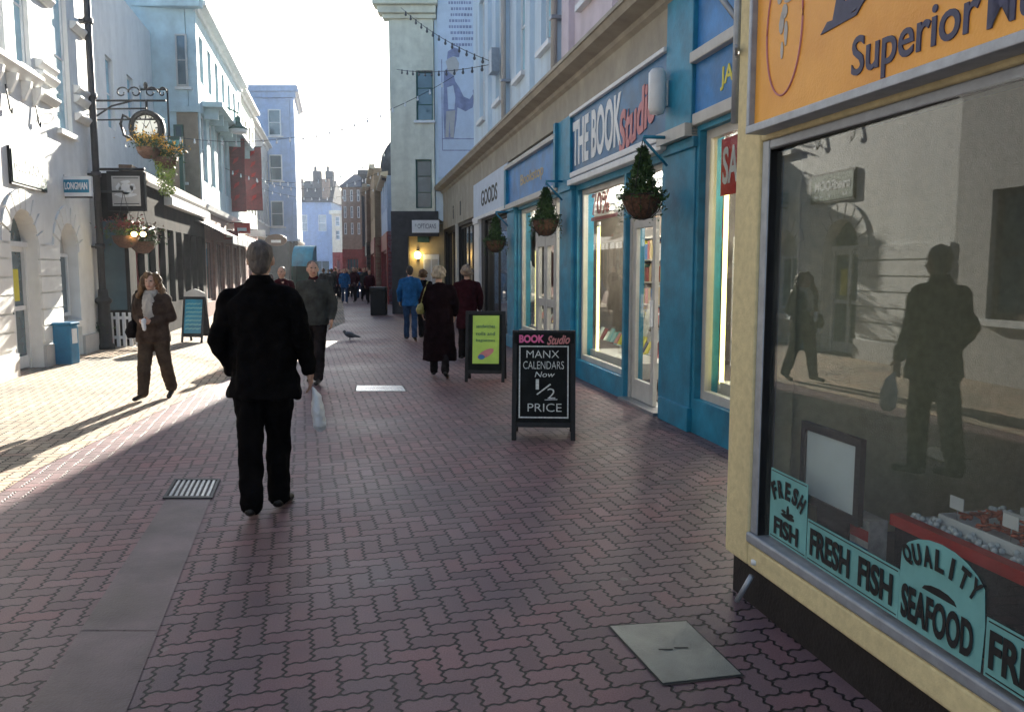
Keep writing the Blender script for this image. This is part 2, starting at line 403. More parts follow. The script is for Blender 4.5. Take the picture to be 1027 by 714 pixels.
    mx = N.new('ShaderNodeMix'); mx.data_type = 'RGBA'; mx.blend_type = 'MULTIPLY'; mx.inputs[0].default_value = 1
    Lk.new(r.outputs['Color'], mx.inputs[6]); Lk.new(r2.outputs['Color'], mx.inputs[7])
    n3 = N.new('ShaderNodeTexNoise'); n3.inputs['Scale'].default_value = 160; n3.inputs['Detail'].default_value = 3; Lk.new(tc.outputs['Object'], n3.inputs['Vector'])
    r3 = N.new('ShaderNodeValToRGB'); r3.color_ramp.elements[0].position = .35; r3.color_ramp.elements[1].position = .65
    r3.color_ramp.elements[0].color = (.78,.78,.78,1); r3.color_ramp.elements[1].color = (1.2,1.2,1.2,1); Lk.new(n3.outputs['Fac'], r3.inputs['Fac'])
    mx3 = N.new('ShaderNodeMix'); mx3.data_type = 'RGBA'; mx3.blend_type = 'MULTIPLY'; mx3.inputs[0].default_value = 1
    Lk.new(mx.outputs[2], mx3.inputs[6]); Lk.new(r3.outputs['Color'], mx3.inputs[7])
    # spots (gum, stains)
    vo = N.new('ShaderNodeTexVoronoi'); vo.inputs['Scale'].default_value = 2.3; Lk.new(tc.outputs['Object'], vo.inputs['Vector'])
    sp1 = math_node(nt, 'LESS_THAN', vo.outputs['Distance'], .05)
    mx4 = N.new('ShaderNodeMix'); mx4.data_type = 'RGBA'; Lk.new(math_node(nt, 'MULTIPLY', sp1, .45), mx4.inputs[0]); Lk.new(mx3.outputs[2], mx4.inputs[6]); mx4.inputs[7].default_value = (.20,.19,.18,1)
    mj = N.new('ShaderNodeMix'); mj.data_type = 'RGBA'; Lk.new(mr.outputs[0], mj.inputs[0])
    mj.inputs[6].default_value = (.010,.008,.009,1); Lk.new(mx4.outputs[2], mj.inputs[7]); Lk.new(mj.outputs[2], b.inputs['Base Color'])
    rr = N.new('ShaderNodeMapRange'); Lk.new(n2.outputs['Fac'], rr.inputs[0]); rr.inputs[1].default_value=.3; rr.inputs[2].default_value=.7; rr.inputs[3].default_value=.8 if matt else .42; rr.inputs[4].default_value=.95 if matt else .62; b.inputs['Specular IOR Level'].default_value = .1 if matt else .3
    Lk.new(rr.outputs[0], b.inputs['Roughness'])
    h = math_node(nt, 'ADD', math_node(nt, 'MULTIPLY', mr.outputs[0], 1.0), math_node(nt, 'ADD', math_node(nt, 'MULTIPLY', wn.outputs['Value'], .35), math_node(nt, 'MULTIPLY', n3.outputs['Fac'], .25)))
    bu = N.new('ShaderNodeBump'); bu.inputs['Strength'].default_value = .3 if matt else .8; bu.inputs['Distance'].default_value = .006
    Lk.new(h, bu.inputs['Height']); Lk.new(bu.outputs['Normal'], b.inputs['Normal'])
    return m
M['paving'] = paver_mat()
M['sunpaving'] = paver_mat('sun_brightened_sand_paving', (2.6,3.4,2.4), 1)  # sand paving, paled beyond its own tone to stand in for sunlight
M['strip'] = mat('smooth_concrete_strip', (.165,.124,.128), .6, .32, 1.6, .5, 90, dirt=.5)
M['earth'] = mat('far_ground', (.10,.09,.08), .9, .2, .2)
g = MB().add([(-600,-600,-.02),(600,-600,-.02),(600,900,-.02),(-600,900,-.02)], [(0,1,2,3)]).build('ground', 'earth'); g['kind'] = 'structure'
g = MB().add([(-40,-12,0),(14,-12,0),(14,140,0),(-60,140,0)], [(0,1,2,3)]).build('pavement', 'paving'); g['kind'] = 'structure'
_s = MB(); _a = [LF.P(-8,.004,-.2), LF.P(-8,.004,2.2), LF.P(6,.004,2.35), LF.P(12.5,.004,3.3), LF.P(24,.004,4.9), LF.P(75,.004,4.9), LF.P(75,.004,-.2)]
_s.add(_a, [tuple(range(7))]).build('sunlit_paving', 'sunpaving')['kind'] = 'structure'  # sheet shaped to the sunlit area; the brightness is in its colour
# smooth strip with the drain at its end
a, b_, c, d = G(29,711), G(128,711), G(212,499), G(168,499)
e0 = a+(a-d)*1.3; e1 = b_+(b_-c)*1.3
st = MB(); z = .004
for i in range(3):
    s0 = i/3; s1 = (i+1)/3-.001
    q_ = [e0.lerp(d, s0), e1.lerp(c, s0), e1.lerp(c, s1), e0.lerp(d, s1)]
    st.add([(v.x,v.y,z) for v in q_], [(0,1,2,3)])
st.build('path', 'strip')['kind'] = 'structure'
# iron drain grate
def grate():
    p = [G(165,500), G(212,500), G(222,482), G(176,482)]
    cen = sum(p, Vector())/4; cen.z = 0
    t = thing('drain_grate', cen, 'rusty iron drain grate with pale slanting bars at the end of the smooth strip', 'drain')
    ux = (p[1]-p[0]); uy = (p[3]-p[0]); ux.z = uy.z = 0
    MB().add([p[0]+Vector((0,0,.005)),p[1]+Vector((0,0,.005)),p[2]+Vector((0,0,.005)),p[3]+Vector((0,0,.005))],[(0,1,2,3)]).build('drain_pit','plinth',t)
    f = MB()
    def q(s0,s1,t0,t1,h):
        vs = [p[0]+ux*s+uy*tt+Vector((0,0,zz)) for zz in (.006,h) for s,tt in ((s0,t0),(s1,t0),(s1,t1),(s0,t1))]
        f.add(vs, [(0,3,2,1),(4,5,6,7),(0,1,5,4),(1,2,6,5),(2,3,7,6),(3,0,4,7)])
    q(-.03,1.03,-.04,.05,.014); q(-.03,1.03,.95,1.04,.014); q(-.03,.03,.05,.95,.013); q(.97,1.03,.05,.95,.013)
    f.build('grate_frame','iron',t)
    f = MB()
    for i in range(8): q(.075+i*.115,.13+i*.115,.05,.95,.012)
    f.build('grate_bars','steel',t)
grate()
# inspection covers
def cover(pts, label, worn):
    cen = sum(pts, Vector())/4; cen.z = 0
    t = thing('inspection_cover', cen, label, 'manhole cover')
    n = [cen+(q_-cen)*1.06 for q_ in pts]
    MB().add([v+Vector((0,0,.004)) for v in n], [(0,1,2,3)]).build('cover_frame','plinth',t)
    m_ = MB(); vs = [v+Vector((0,0,.0045)) for v in pts]+[v+Vector((0,0,.0075)) for v in pts]
    m_.add(vs, [(0,3,2,1),(4,5,6,7),(0,1,5,4),(1,2,6,5),(2,3,7,6),(3,0,4,7)])
    m_.build('cover_plate', worn, t)
    h = MB(); ux = (pts[1]-pts[0]).normalized()
    for s in (-.05,.05):
        c_ = cen+ux*s*.7; h.add([c_+Vector((-.03,-.006,.009)),c_+Vector((.03,-.006,.009)),c_+Vector((.03,.006,.009)),c_+Vector((-.03,.006,.009))],[(0,1,2,3)])
    h.build('key_slot','plinth',t)
M['coverm'] = mat('worn_cover_plate', (.25,.25,.22), .42, .18, 5, .5, 200, metal=.2)
M['coverb'] = mat('polished_cover_plate', (.62,.68,.74), .22, .1, 8, .2, 150, metal=.55)
cover([G(665,686),G(743,677),G(688,624),G(612,629)], 'large square pale metal inspection cover in the brick paving by the fish shop', 'coverm')
cover([G(357,392.5),G(407,392.5),G(403,387),G(358,387)], 'small shiny metal inspection cover in the middle of the street', 'coverb')
def fit(name, s, F, u, z, o, wd, ht, m, parent=None, flipu=False, shear=0, bold=0, rot=0, mirror=False, ext=.004):
    """lettering scaled to an exact width and height; (u,z) is the lower left corner as read"""
    cu = bpy.data.curves.new('lettering', 'FONT'); cu.body = s; cu.size = 1; cu.shear = shear; cu.offset = bold; cu.extrude = ext; cu.resolution_u = 4
    ob = bpy.data.objects.new('tmp', cu); col.objects.link(ob)
    dg = bpy.context.evaluated_depsgraph_get(); me = bpy.data.meshes.new_from_object(ob.evaluated_get(dg))
    bpy.data.objects.remove(ob); bpy.data.curves.remove(cu)
    xs = [v.co.x for v in me.vertices]; ys = [v.co.y for v in me.vertices]
    x0, x1, y0, y1 = min(xs), max(xs), min(ys), max(ys)
    kx = wd/(x1-x0); ky = ht/(y1-y0); c, sn = math.cos(rot), math.sin(rot); vs = []
    for v in me.vertices:
        x = (v.co.x-x0)*kx; y = (v.co.y-y0)*ky
        if mirror: x = wd-x
        x, y = x*c-y*sn, x*sn+y*c
        vs.append(F.P(u+(-x if flipu else x), z+y, o+v.co.z))
    mb = MB(); mb.add(vs, [tuple(p.vertices) for p in me.polygons]); bpy.data.meshes.remove(me)
    return mb.build(name, m, parent)

# ================================================================== FISH SHOP
k = FF.k
fs = thing('fish_shop', FF.P(3.9*k,0,0), 'cream rendered fish shop with an orange sign board and large window, nearest on the right', 'shop')
U = lambda y: y*k
m_ = MB(); wall(m_, FF, U(-4), U(3.93), .2, 2.9, -.22, 0, [(U(1.5), U(3.71), .31, 2.17)])
m_.box(FF, U(-4), U(3.93), 2.9, 9.0, -6, 0)
m_.box(FF, U(3.75), U(3.93), .2, 2.9, -6, -.22)            # end wall towards the book shop
m_.build('wall', 'cream', fs, bevel=.012)
m_ = MB(); m_.box(FF, U(-4), U(3.90), -.01, .2, -6, -.035); m_.build('plinth', 'plinth', fs)
# shop interior shell
m_ = MB(); m_.box(FF, U(-.5), U(3.74), .2, .3, -3.2, -.225); m_.build('shop_floor', 'floor', fs)
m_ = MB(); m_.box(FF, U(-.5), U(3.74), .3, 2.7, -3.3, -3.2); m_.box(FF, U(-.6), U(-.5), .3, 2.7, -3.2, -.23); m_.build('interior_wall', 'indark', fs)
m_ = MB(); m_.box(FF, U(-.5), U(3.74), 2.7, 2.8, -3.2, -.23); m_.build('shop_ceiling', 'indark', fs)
# window
a = MB(); o0, o1 = -.09, -.012; u0, u1 = U(1.5), U(3.71)
a.box(FF, u1-.06, u1, .365, 2.17, o0, o1); a.box(FF, u0, u0+.09, .365, 2.17, o0, o1)
a.box(FF, u0+.09, u1-.06, 2.13, 2.17, o0, o1-.002)
win = a.build('window', 'grey', fs, bevel=.006)
b = MB(); b.box(FF, u0-.02, u1+.01, .315, .364, -.12, .006); b.build('sill', 'grey', win, bevel=.01)
b = MB(); b.box(FF, u1-.066, u1-.061, .365, 2.13, o0+.01, o1-.005); b.box(FF, u0+.1, u1-.066, 2.124, 2.1295, o0+.01, o1-.005); b.build('gasket', 'black', win)
b = MB(); b.box(FP, u0+.06, u1-.06, .355, 2.135, -.006, 0); b.build('pane', 'fishglass', win)
# sign board
a = MB(); a.box(FF, U(-3), U(3.64), 2.225, 3.25, .012, .07); sb = a.build('sign_board', 'orange', fs)
a = MB(); a.box(FF, U(-3.03), U(3.663), 2.19, 2.224, .003, .10); a.box(FF, U(3.641), U(3.664), 2.224, 3.25, .003, .098)
a.build('board_frame', 'grey', sb, bevel=.004)
def zi(px, py): return FF.z(px, py)
ft = FF.u
def ftz(px, py): return FF.Y(px,py)*k, FF.z(px,py)
uu, zz = ftz(855,76); ue, ze = ftz(979,36)
fit('lettering', 'Superior', FF, U(2.965), 2.235, .071, U(2.965)-U(2.39), .175, 'navy', sb, flipu=True, bold=.012)
fit('lettering', 'Mu', FF, U(2.36), 2.265, .071, .17, .125, 'navy', sb, flipu=True, bold=.012)
fit('lettering', 'D', FF, U(3.09), 2.50, .071, .30, .30, 'navy', sb, flipu=True, bold=.02, shear=.3)
m_ = MB(); m_.prism(FF, [(U(3.16),2.475),(U(3.12),2.51),(U(2.96),2.498),(U(2.90),2.53),(U(2.95),2.484)], .071, .0755); m_.build('lettering_flourish','navy',sb)
# oval with a small figure outline
m_ = MB(); cu_, cz_ = U(3.42), 2.58; ring = []
path = [FF.P(cu_+.135*math.cos(t), cz_+.27*math.sin(t), .072) for t in [2*math.pi*i/48 for i in range(49)]]
m_.tube(path, .0045, 5); m_.build('oval_outline', 'salmon', sb)
m_ = MB()
for (x, z, rx, rz) in ((0,.06,.022,.030),(-.02,.02,.018,.045),(.015,-.03,.014,.05),(-.012,-.09,.010,.035),(.03,.10,.03,.012),(-.04,.12,.02,.02),(.045,.15,.014,.03)):
    n_ = 9; m_.prism(FF, [(cu_-x+rx*math.cos(2*math.pi*i/n_)*random.uniform(.7,1.2), cz_+z+rz*math.sin(2*math.pi*i/n_)) for i in range(n_)], .071, .0735)
m_.build('emblem', 'greyrev', sb)
# decals on the glass
def UD(y): return U(y*1.8549/(1.983-.026*y))
def ZD(z): return CAMZ-(CAMZ-z)*.974


def decal(u0d, u1d, z0d, z1d, texts, arch=False, name='window_decal'):
    z0d=ZD(z0d); z1d=ZD(z1d)
    m_ = MB(); m_.box(FP, u0d, u1d, z0d, z1d, .0015, .0025); d_ = m_.build(name, 'decallight', fs)
    r_ = MB(); t_ = .008
    r_.box(FP,u0d+.008,u1d-.008,z0d+.008,z0d+.008+t_*.6,.0026,.0030); r_.box(FP,u0d+.008,u1d-.008,z1d-.008-t_*.6,z1d-.008,.0026,.0030)
    r_.build('border','ink',d_)
    for (s, us, zs, wd, ht) in texts: slab(s, us, zs, wd, ht, d_)
    return d_
def slab(s, us, zs, wd, ht, par, ros=0, F=FP, o=.0072, m='ink', fl=True):
    """black letters with slab serifs"""
    n = len(s); 
    return fit('lettering', s, F, us, ZD(zs), o, wd*.97, ht*.97, m, par, flipu=fl, bold=.035, ext=.0008)
def arc_letters(s, uc, zc, ru, rz, a0, a1, ht, wd, par, F=FP, o=.0075, m='ink'):
    n = len(s)
    for i, ch in enumerate(s):
        t = a0+(a1-a0)*(i/(n-1))
        x = ru*math.sin(t); z = rz*math.cos(t)
        # centre letter; as read, x grows to the right = decreasing u
        rot = -t*.62
        lw = wd*.9 if ch != 'I' else wd*.34
        cx = x - lw/2*math.cos(rot); cz = z - lw/2*math.sin(rot)
        fit('lettering', ch, F, uc-cx, ZD(zc+cz), o, lw, ht, m, par, flipu=True, bold=.04, rot=rot, ext=.0008)
d1 = decal(UD(3.35), UD(3.645), .352, .68, [('FISH', UD(3.60), .38, .21, .085)])
arc_letters('FRESH', UD(3.497), .51, .125, .055, -.85, .85, .08, .045, d1)
m_ = MB()
for i, (x, z, a, b2) in enumerate(((0,.512,.012,.03),(.0,.488,.06,.012),(-.03,.503,.02,.008),(.035,.505,.02,.007))):
    m_.prism(FP, [(UD(3.497)+x+a*math.cos(q*.9), ZD(z+b2*math.sin(q*.9))) for q in range(7)], .0028, .0038)
m_.build('emblem','ink',d1)
decal(UD(2.775), UD(3.345), .352, .535, [('FRESH', UD(3.315), .385, .285, .12), ('FISH', UD(2.995), .385, .205, .12)])
d3m = MB(); pts = [(UD(2.773),.352),(UD(2.397),.352),(UD(2.39),.50)]
for i in range(9):
    t = 1.15-2.3*i/8; pts.append((UD(2.585)-.207*math.sin(t)*1.0, .50+.195*math.cos(t*.8)))
pts.append((UD(2.775),.50)); pts=[(a,ZD(b)) for a,b in pts]; d3m.prism(FP, pts, .0015, .0025); d3 = d3m.build('window_decal', 'decallight', fs)
slab('SEAFOOD', UD(2.755), .375, .345, .125, d3)
arc_letters('QUALITY', UD(2.585), .495, .205, .105, -.75, .75, .072, .045, d3)
m_ = MB(); m_.prism(FP, [(UD(2.585)+.08*math.cos(q*math.pi/6), ZD(.515+.028*math.sin(q*math.pi/6))) for q in range(7)], .0027, .0037); m_.build('lettering_flourish','ink',d3)
decal(UD(1.82), UD(2.385), .352, .54, [('FRESH', UD(2.365), .385, .30, .125)])
# bits leaning on the outer wall: small pale bolt and a grey stub pipe by the plinth
m_ = MB(); m_.tube([FF.P(U(3.70),.03,.05), FF.P(U(3.64),.175,.012)], .013, 8); m_.build('stub_pipe','grey',fs)
m_ = MB(); m_.lathe(FF.P(U(3.64),.24,0), [(.0,-.01),(.016,-.01),(.016,.01),(.0,.012)], 10); m_.build('bolt','white',fs)
m_ = MB(); m_.tube([FF.P(U(3.99),2.3,-.02), FF.P(U(3.99),3.3,-.02)], .02, 8); m_.tube([FF.P(U(3.99),2.62,-.02), FF.P(U(3.86),2.62,.05)], .012, 6); m_.tube([FF.P(U(3.99),2.78,-.02), FF.P(U(4.4),3.15,-.02)], .015, 6)
m_.build('wall_pipe','grey',fs)

# inside the fish shop (things in their own right)
M['bagice']=mat('crushed_ice',(.70,.76,.80),.2,.1,30)
def interior_fish():
    # framed notice standing behind the pane
    t = thing('framed_notice', FF.P(U(3.08), .40, -.18), 'black framed blank white notice standing inside the fish shop window', 'notice')
    m_ = MB(); a0,a1,b0,b1 = U(3.14),U(3.56),.56,.92; f_=.035
    m_.box(FF,a0,a1,b0,b0+f_,-.19,-.165); m_.box(FF,a0,a1,b1-f_,b1,-.19,-.165); m_.box(FF,a0,a0+f_,b0+f_,b1-f_,-.19,-.165); m_.box(FF,a1-f_,a1,b0+f_,b1-f_,-.19,-.165)
    m_.build('frame','black',t)
    MB().box(FF,a0+f_,a1-f_,b0+f_,b1-f_,-.185,-.175).build('sheet','paper',t)
    MB().box(FF,a0+.1,a1-.1,.31,b0,-.24,-.195).build('stand','black',t)
    # little carton
    t = thing('leaflet_carton', FF.P(U(3.0), .3, -.24), 'small red white and blue carton of leaflets below the framed notice', 'carton')
    MB().box(FF,U(3.12),U(3.36),.30,.585,-.29,-.205).build('carton_body','fishwhite',t)
    MB().box(FF,U(3.122),U(3.358),.50,.545,-.2045,-.2035).build('carton_band','red',t)
    MB().box(FF,U(3.122),U(3.358),.44,.47,-.2045,-.2035).build('carton_stripe','blue',t)
    # counter
    t = thing('display_counter', FF.P(U(1.4), .3, -.9), 'dark fish counter with a bright red edge rail inside the shop window', 'counter')
    MB().box(FF,U(.2),U(3.1),.3,.57,-1.25,-.31).build('counter_body','plinth',t)
    MB().box(FF,U(.2),U(3.11),.575,.62,-.34,-.29).build('rail','red',t)
    MB().box(FF,U(.2),U(3.1),.57,.60,-1.25,-.345).build('counter_top','steel',t)
    names = ['tray of orange prawns at the window end of the fish counter','tray of white fish in the middle of the fish counter','tray of red and white seafood towards the near end of the fish counter','back tray of pale fillets on the fish counter']
    for i,(ua,ub,oa,ob,mm) in enumerate(((2.55,3.0,-.72,-.42,'fishred'),(2.05,2.5,-.72,-.42,'fishwhite'),(1.55,2.0,-.72,-.42,'fishred'),(2.3,3.0,-1.15,-.80,'fishwhite'))):
        t = thing('fish_tray', FF.P(U((ua+ub)/2),.60,(oa+ob)/2), names[i], 'tray', 'trays on the fish counter')
        tr = MB(); tr.box(FF,U(ua),U(ub),.602,.612,oa,ob); tr.box(FF,U(ua),U(ub),.612,.645,ob-.01,ob); tr.box(FF,U(ua),U(ub),.612,.645,oa,oa+.01); tr.box(FF,U(ua),U(ua)+.01,.612,.645,oa+.01,ob-.01); tr.box(FF,U(ub)-.01,U(ub),.612,.645,oa+.01,ob-.01)
        tr.build('tray','white',t)
        f_ = MB()
        for j in range(46):
            c_ = FF.P(U(random.uniform(ua+.05,ub-.05)), .622+random.uniform(0,.035), random.uniform(oa+.04,ob-.04))
            if mm=='fishred':
                a0_=random.uniform(0,6.28); f_.tube([c_+Vector((math.cos(a0_+q*.5)*.028,math.sin(a0_+q*.5)*.028,.004*q)) for q in range(6)],.010,6,r2=.003)
            else: f_.ell(c_, random.uniform(.05,.10), random.uniform(.015,.026), .012, 8, 5, Matrix.Rotation(random.gauss(.4,.25),3,'Z'))
        f_.build('seafood', mm, t)
    for i,(yy,oo) in enumerate(((2.93,-.44),(2.7,-.46),(2.45,-.44),(2.2,-.46),(2.85,-.84),(2.5,-.84))):
        p_=FF.P(U(yy),.60,oo); t=thing('price_ticket',p_,'small blank white price ticket on a stick among the fish trays','price ticket','price tickets on the fish counter')
        q=MB(); q.box(FF,U(yy)-.035,U(yy)+.035,.68,.73,oo,oo+.003); q.build('card','white',t); q=MB(); q.tube([FF.P(U(yy),.61,oo-.004),FF.P(U(yy),.70,oo-.004)],.0025,5); q.build('stick','steel',t)
    t=thing('crushed_ice',FF.P(U(2.6),.60,-.6),'bed of crushed white ice around the trays on the fish counter','ice'); q=MB()
    for j in range(420):
        c_=FF.P(U(random.uniform(1.5,3.08)),.605+random.uniform(0,.02),random.choice((random.uniform(-.41,-.36),random.uniform(-.79,-.73),random.uniform(-1.2,-1.16)))); q.ell(c_,.014,.012,.012,5,4)
    o_=q.build('ice_lumps','bagice',t); o_['kind']='stuff'
    # back shelf
    t = thing('fridge_cabinet', FF.P(U(1.0), .3, -2.9), 'dim cabinet with shelves against the back wall of the fish shop', 'cabinet')
    c_ = MB(); c_.box(FF,U(.2),U(2.4),.3,2.2,-3.15,-3.1)
    for zz in (.32,.8,1.3,1.8,2.2): c_.box(FF,U(.2),U(2.4),zz,zz+.03,-3.1,-2.75)
    for uu in (.2,1.3,2.38): c_.box(FF,U(uu),U(uu)+.03,.3,2.2,-3.1,-2.75)
    c_.build('carcass','wood',t)
interior_fish()

# ================================================================== SHOP TERRACE (right)
kr = RF.k; V = lambda y: y*kr
def shelf_of_books(F, u0, u1, z0, z1, o, label, group, seed, parentless=True):
    rnd = random.Random(seed)
    t = thing('bookcase', F.P((u0+u1)/2, z0, o), label, 'bookcase', group)
    c_ = MB(); rows = 5; hh = (z1-z0)/rows
    for i in range(rows+1): c_.box(F,u0,u1,z0+i*hh-.012,z0+i*hh+.012,o-.3,o)
    c_.box(F,u0-.02,u0,z0,z1,o-.3,o); c_.box(F,u1,u1+.02,z0,z1,o-.3,o); c_.box(F,u0,u1,z0,z1,o-.32,o-.3)
    c_.build('carcass','offwhite',t)
    cols = ['darkred','navy','green','paper','yellow','salmon','blue','fishwhite','inwarm','wood']
    byc = {c: MB() for c in cols}
    for i in range(rows):
        u = u0+.01
        while u < u1-.05:
            wd = rnd.uniform(.025,.07) if rnd.random() < .8 else .14
            hb = hh*rnd.uniform(.6,.88); cc = rnd.choice(cols)
            if rnd.random() < .93: byc[cc].box(F,u,u+wd-.004,z0+i*hh+.013,z0+i*hh+.013+hb,o-.22,o-rnd.uniform(.01,.06))
            u += wd
    for c in cols: byc[c].build('books', c, t)['kind'] = 'stuff'
    return t
def open_table(F, u0, u1, o0, o1, z, label, seed, group='book displays behind the shop windows'):
    rnd = random.Random(seed)
    t = thing('book_display', F.P((u0+u1)/2, z-.2, (o0+o1)/2), label, 'display', group)
    MB().box(F,u0,u1,z-.2,z,o0,o1).build('plinth_box','offwhite',t)
    cols = ['darkred','navy','paper','yellow','fishwhite','decallight','salmon','white']
    n = int((u1-u0)/.16)
    for i in range(n):
        for j in range(3):
            uc = u0+.1+i*.16; oc = o0+.10+j*(o1-o0-.15)/2.4; c = rnd.choice(cols)
            P = F.P; h = rnd.uniform(.12,.2); th = .09+.02*j
            zb = z+.04*j*2
            b_ = MB(); vs = []
            for du_ in (-.055,.055):
                vs += [P(uc+du_,zb+.004,oc+.05),P(uc+du_,zb+h,oc-.03),P(uc+du_,zb+h-.01,oc-.05),P(uc+du_,zb+.0,oc+.025)]
            b_.add(vs,[(0,1,2,3),(7,6,5,4),(0,4,5,1),(1,5,6,2),(2,6,7,3),(3,7,4,0)])
            b_.build('book', c, t)
    return t
def shell(F, par, u0, u1, depth, z1, wm='inwall', zf=.06):
    m_ = MB(); m_.box(F,u0,u1,zf-.06,zf,-depth,-.26); m_.build('shop_floor','floor',par)
    m_ = MB(); m_.box(F,u0,u1,zf,z1,-depth-.1,-depth); m_.build('interior_wall',wm,par)
    m_ = MB(); m_.box(F,u0,u1,z1,z1+.1,-depth,-.26); m_.build('shop_ceiling','white',par)
M['bannerblue'] = mat('banner_cloth',(.56,.64,.76),.7,.06,3)
def cornice(par, u0, u1, m='beige', z=4.28):
    m_ = MB(); m_.profile(RF,u0,u1,[(-.2,z-.46),(.03,z-.46),(.05,z-.04),(.10,z),(.12,z+.05),(.30,z+.09),(.34,z+.16),(.36,z+.165),(.36,z+.21),(.10,z+.25),(.05,z+.34),(-.2,z+.34)])
    m_.build('cornice',m,par)
def pil(par, u0, u1, m='teal', top=2.86, o=.07):
    m_ = MB(); m_.box(RF,u0,u1,.0,top,-.25,o); m_.box(RF,u0-.02,u1+.02,0,.24,-.2,o+.03); m_.box(RF,u0-.02,u1+.02,top-.1,top,-.2,o+.03)
    return m_.build('pilaster',m,par,bevel=.008)
def upper(par, u0, u1, m, wins, z0=4.62, z1=10.5, glassm='panelight', ribs=()):
    m_ = MB(); holes = [(a,b,c,d) for a,b,c,d in wins]
    wall(m_,RF,u0,u1,z0,z1,-.3,0,holes)
    m_.box(RF,u0,u1,4.0,z0,-.3,-.02)
    m_.box(RF,u0,u1,3.3,z1,-8,-.5)
    m_.build('upper_wall',m,par)
    for a,b,c,d in wins: window(RF,a,b,c,d,par,'white',glassm,o=-.12,mull=(2,3),sill='white')
    if ribs:
        r_ = MB()
        for a,b in ribs: r_.box(RF,a,b,z0,z1,.001,.09)
        r_.build('wall_pilasters',m,par)

# --- neighbour shop with the sale window (nearest part of the terrace)
ns = thing('sale_shop', RF.P(V(7.2),0,0), 'blue shop with a red sale poster, right behind the corner of the cream fish shop', 'shop')
m_ = MB(); wall(m_,RF,V(4.3),V(7.86),0,2.95,-.25,0,[(V(4.7),V(7.80),.34,2.90)]); m_.build('shop_front','teal',ns)
m_ = MB(); m_.box(RF,V(4.3),V(7.86),2.95,3.06,-.25,.06); m_.box(RF,V(4.3),V(7.86),3.52,3.62,-.25,.10); m_.build('fascia_moulding','offwhite',ns,bevel=.01)
m_ = MB(); m_.box(RF,V(4.3),V(7.86),3.06,3.52,-.25,.03); m_.box(RF,V(4.3),V(8.1),3.62,10,-.25,.02); fb=m_.build('fascia','blue',ns)
m_ = MB(); m_.box(RF,V(4.3),V(8.1),3.3,10,-8,-.26); m_.build('upper_wall','blue',ns)
fit('lettering','JARL',RF,V(7.33),3.16,.031,.5,.2,'yellow',fb,flipu=True,bold=.02)
shell(RF,ns,V(4.2),V(7.9),3.0,2.95)
wn_ = window(RF,V(4.7),V(7.80),.34,2.90,ns,'offwhite','glass',o=-.10,fr=.085,mull=(2,1))
m_ = MB(); m_.box(RF,V(7.05),V(7.66),2.28,2.80,-.16,-.155); po = m_.build('sale_poster','red',ns)
fit('lettering','SALE',RF,V(7.62),2.38,-.154,.56,.34,'white',po,flipu=True,bold=.02)
# --- book shop
bs = thing('book_shop', RF.P(V(10.2),0,0), 'blue and teal fronted book shop with tall white letters on its sign', 'shop')
m_ = MB(); wall(m_,RF,V(8.6),V(12.05),0,2.82,-.25,0,[(V(9.93),V(11.95),.27,2.74),(V(8.72),V(9.86),.02,2.74)]); m_.build('shop_front','teal',bs)
pil(bs,V(7.86),V(8.58),o=.02); pil(bs,V(12.05),V(12.72))
m_ = MB(); m_.box(RF,V(8.50),V(12.10),2.92,3.80,-.25,.05); fb = m_.build('fascia','deepblue',bs)
m_ = MB(); m_.box(RF,V(8.5),V(12.12),2.82,2.90,-.25,.12); m_.box(RF,V(8.60),V(12.05),2.925,3.0,.05,.10); m_.box(RF,V(8.5),V(12.1),3.80,3.85,-.2,.10); m_.build('fascia_moulding','white',bs,bevel=.01)
m_ = MB(); m_.box(RF,V(7.86),V(8.50),2.86,4.62,-.25,.07); m_.build('capital_block','teal',bs,bevel=.01); m_ = MB(); m_.box(RF,V(12.08),V(12.76),2.86,3.84,-.25,.09); m_.build('capital_block','teal',bs,bevel=.01)
m_ = MB(); m_.box(RF,V(7.86),V(8.58),2.86,2.98,.0,.13); m_.build('capital_moulding','offwhite',bs)
fit('lettering','THE BOOK',RF,V(12.04),3.08,.052,V(12.04)-V(9.90),.64,'white',fb,flipu=True,bold=.03)
fit('lettering','Studio',RF,V(9.95),2.95,.056,1.25,.50,'salmon',fb,flipu=True,bold=.03,shear=.35,rot=.20)
m_ = MB(); m_.lathe(RF.P(V(8.45),3.15,.18),[(.0,0),(.07,.02),(.09,.08),(.09,.42),(.06,.46),(0,.46)],14); m_.box(RF,V(8.43),V(8.49),3.25,3.5,.04,.12); m_.build('alarm_box','white',bs)
cornice(bs,V(8.02),V(12.9))
shell(RF,bs,V(7.9),V(12.5),3.4,2.9)
window(RF,V(9.93),V(11.95),.27,2.74,bs,'offwhite','glass',o=-.10,fr=.07,mull=(1,1))
# transom over the door + open door leaf
window(RF,V(8.72),V(9.86),2.20,2.74,bs,'offwhite','glass',o=-.10,fr=.06)
m_ = MB(); m_.box(RF,V(9.80),V(9.86),.02,2.2,-.16,-.06); m_.box(RF,V(8.72),V(8.78),.02,2.2,-.16,-.06); m_.build('door_frame','offwhite',bs)
m_ = MB(); a0,a1=V(9.08),V(9.78)
m_.box(RF,a0,a0+.09,.04,2.18,-.13,-.08); m_.box(RF,a1-.09,a1,.04,2.18,-.13,-.08); m_.box(RF,a0+.09,a1-.09,2.08,2.18,-.13,-.08); m_.box(RF,a0+.09,a1-.09,.04,.28,-.13,-.08)
dr = m_.build('door','offwhite',bs,bevel=.004)
MB().box(RF,a0+.09,a1-.09,.28,2.08,-.11,-.104).build('pane','glass',dr)
MB().box(RF,a0+.02,a0+.06,.95,1.25,-.079,-.05).build('handle','white',dr)
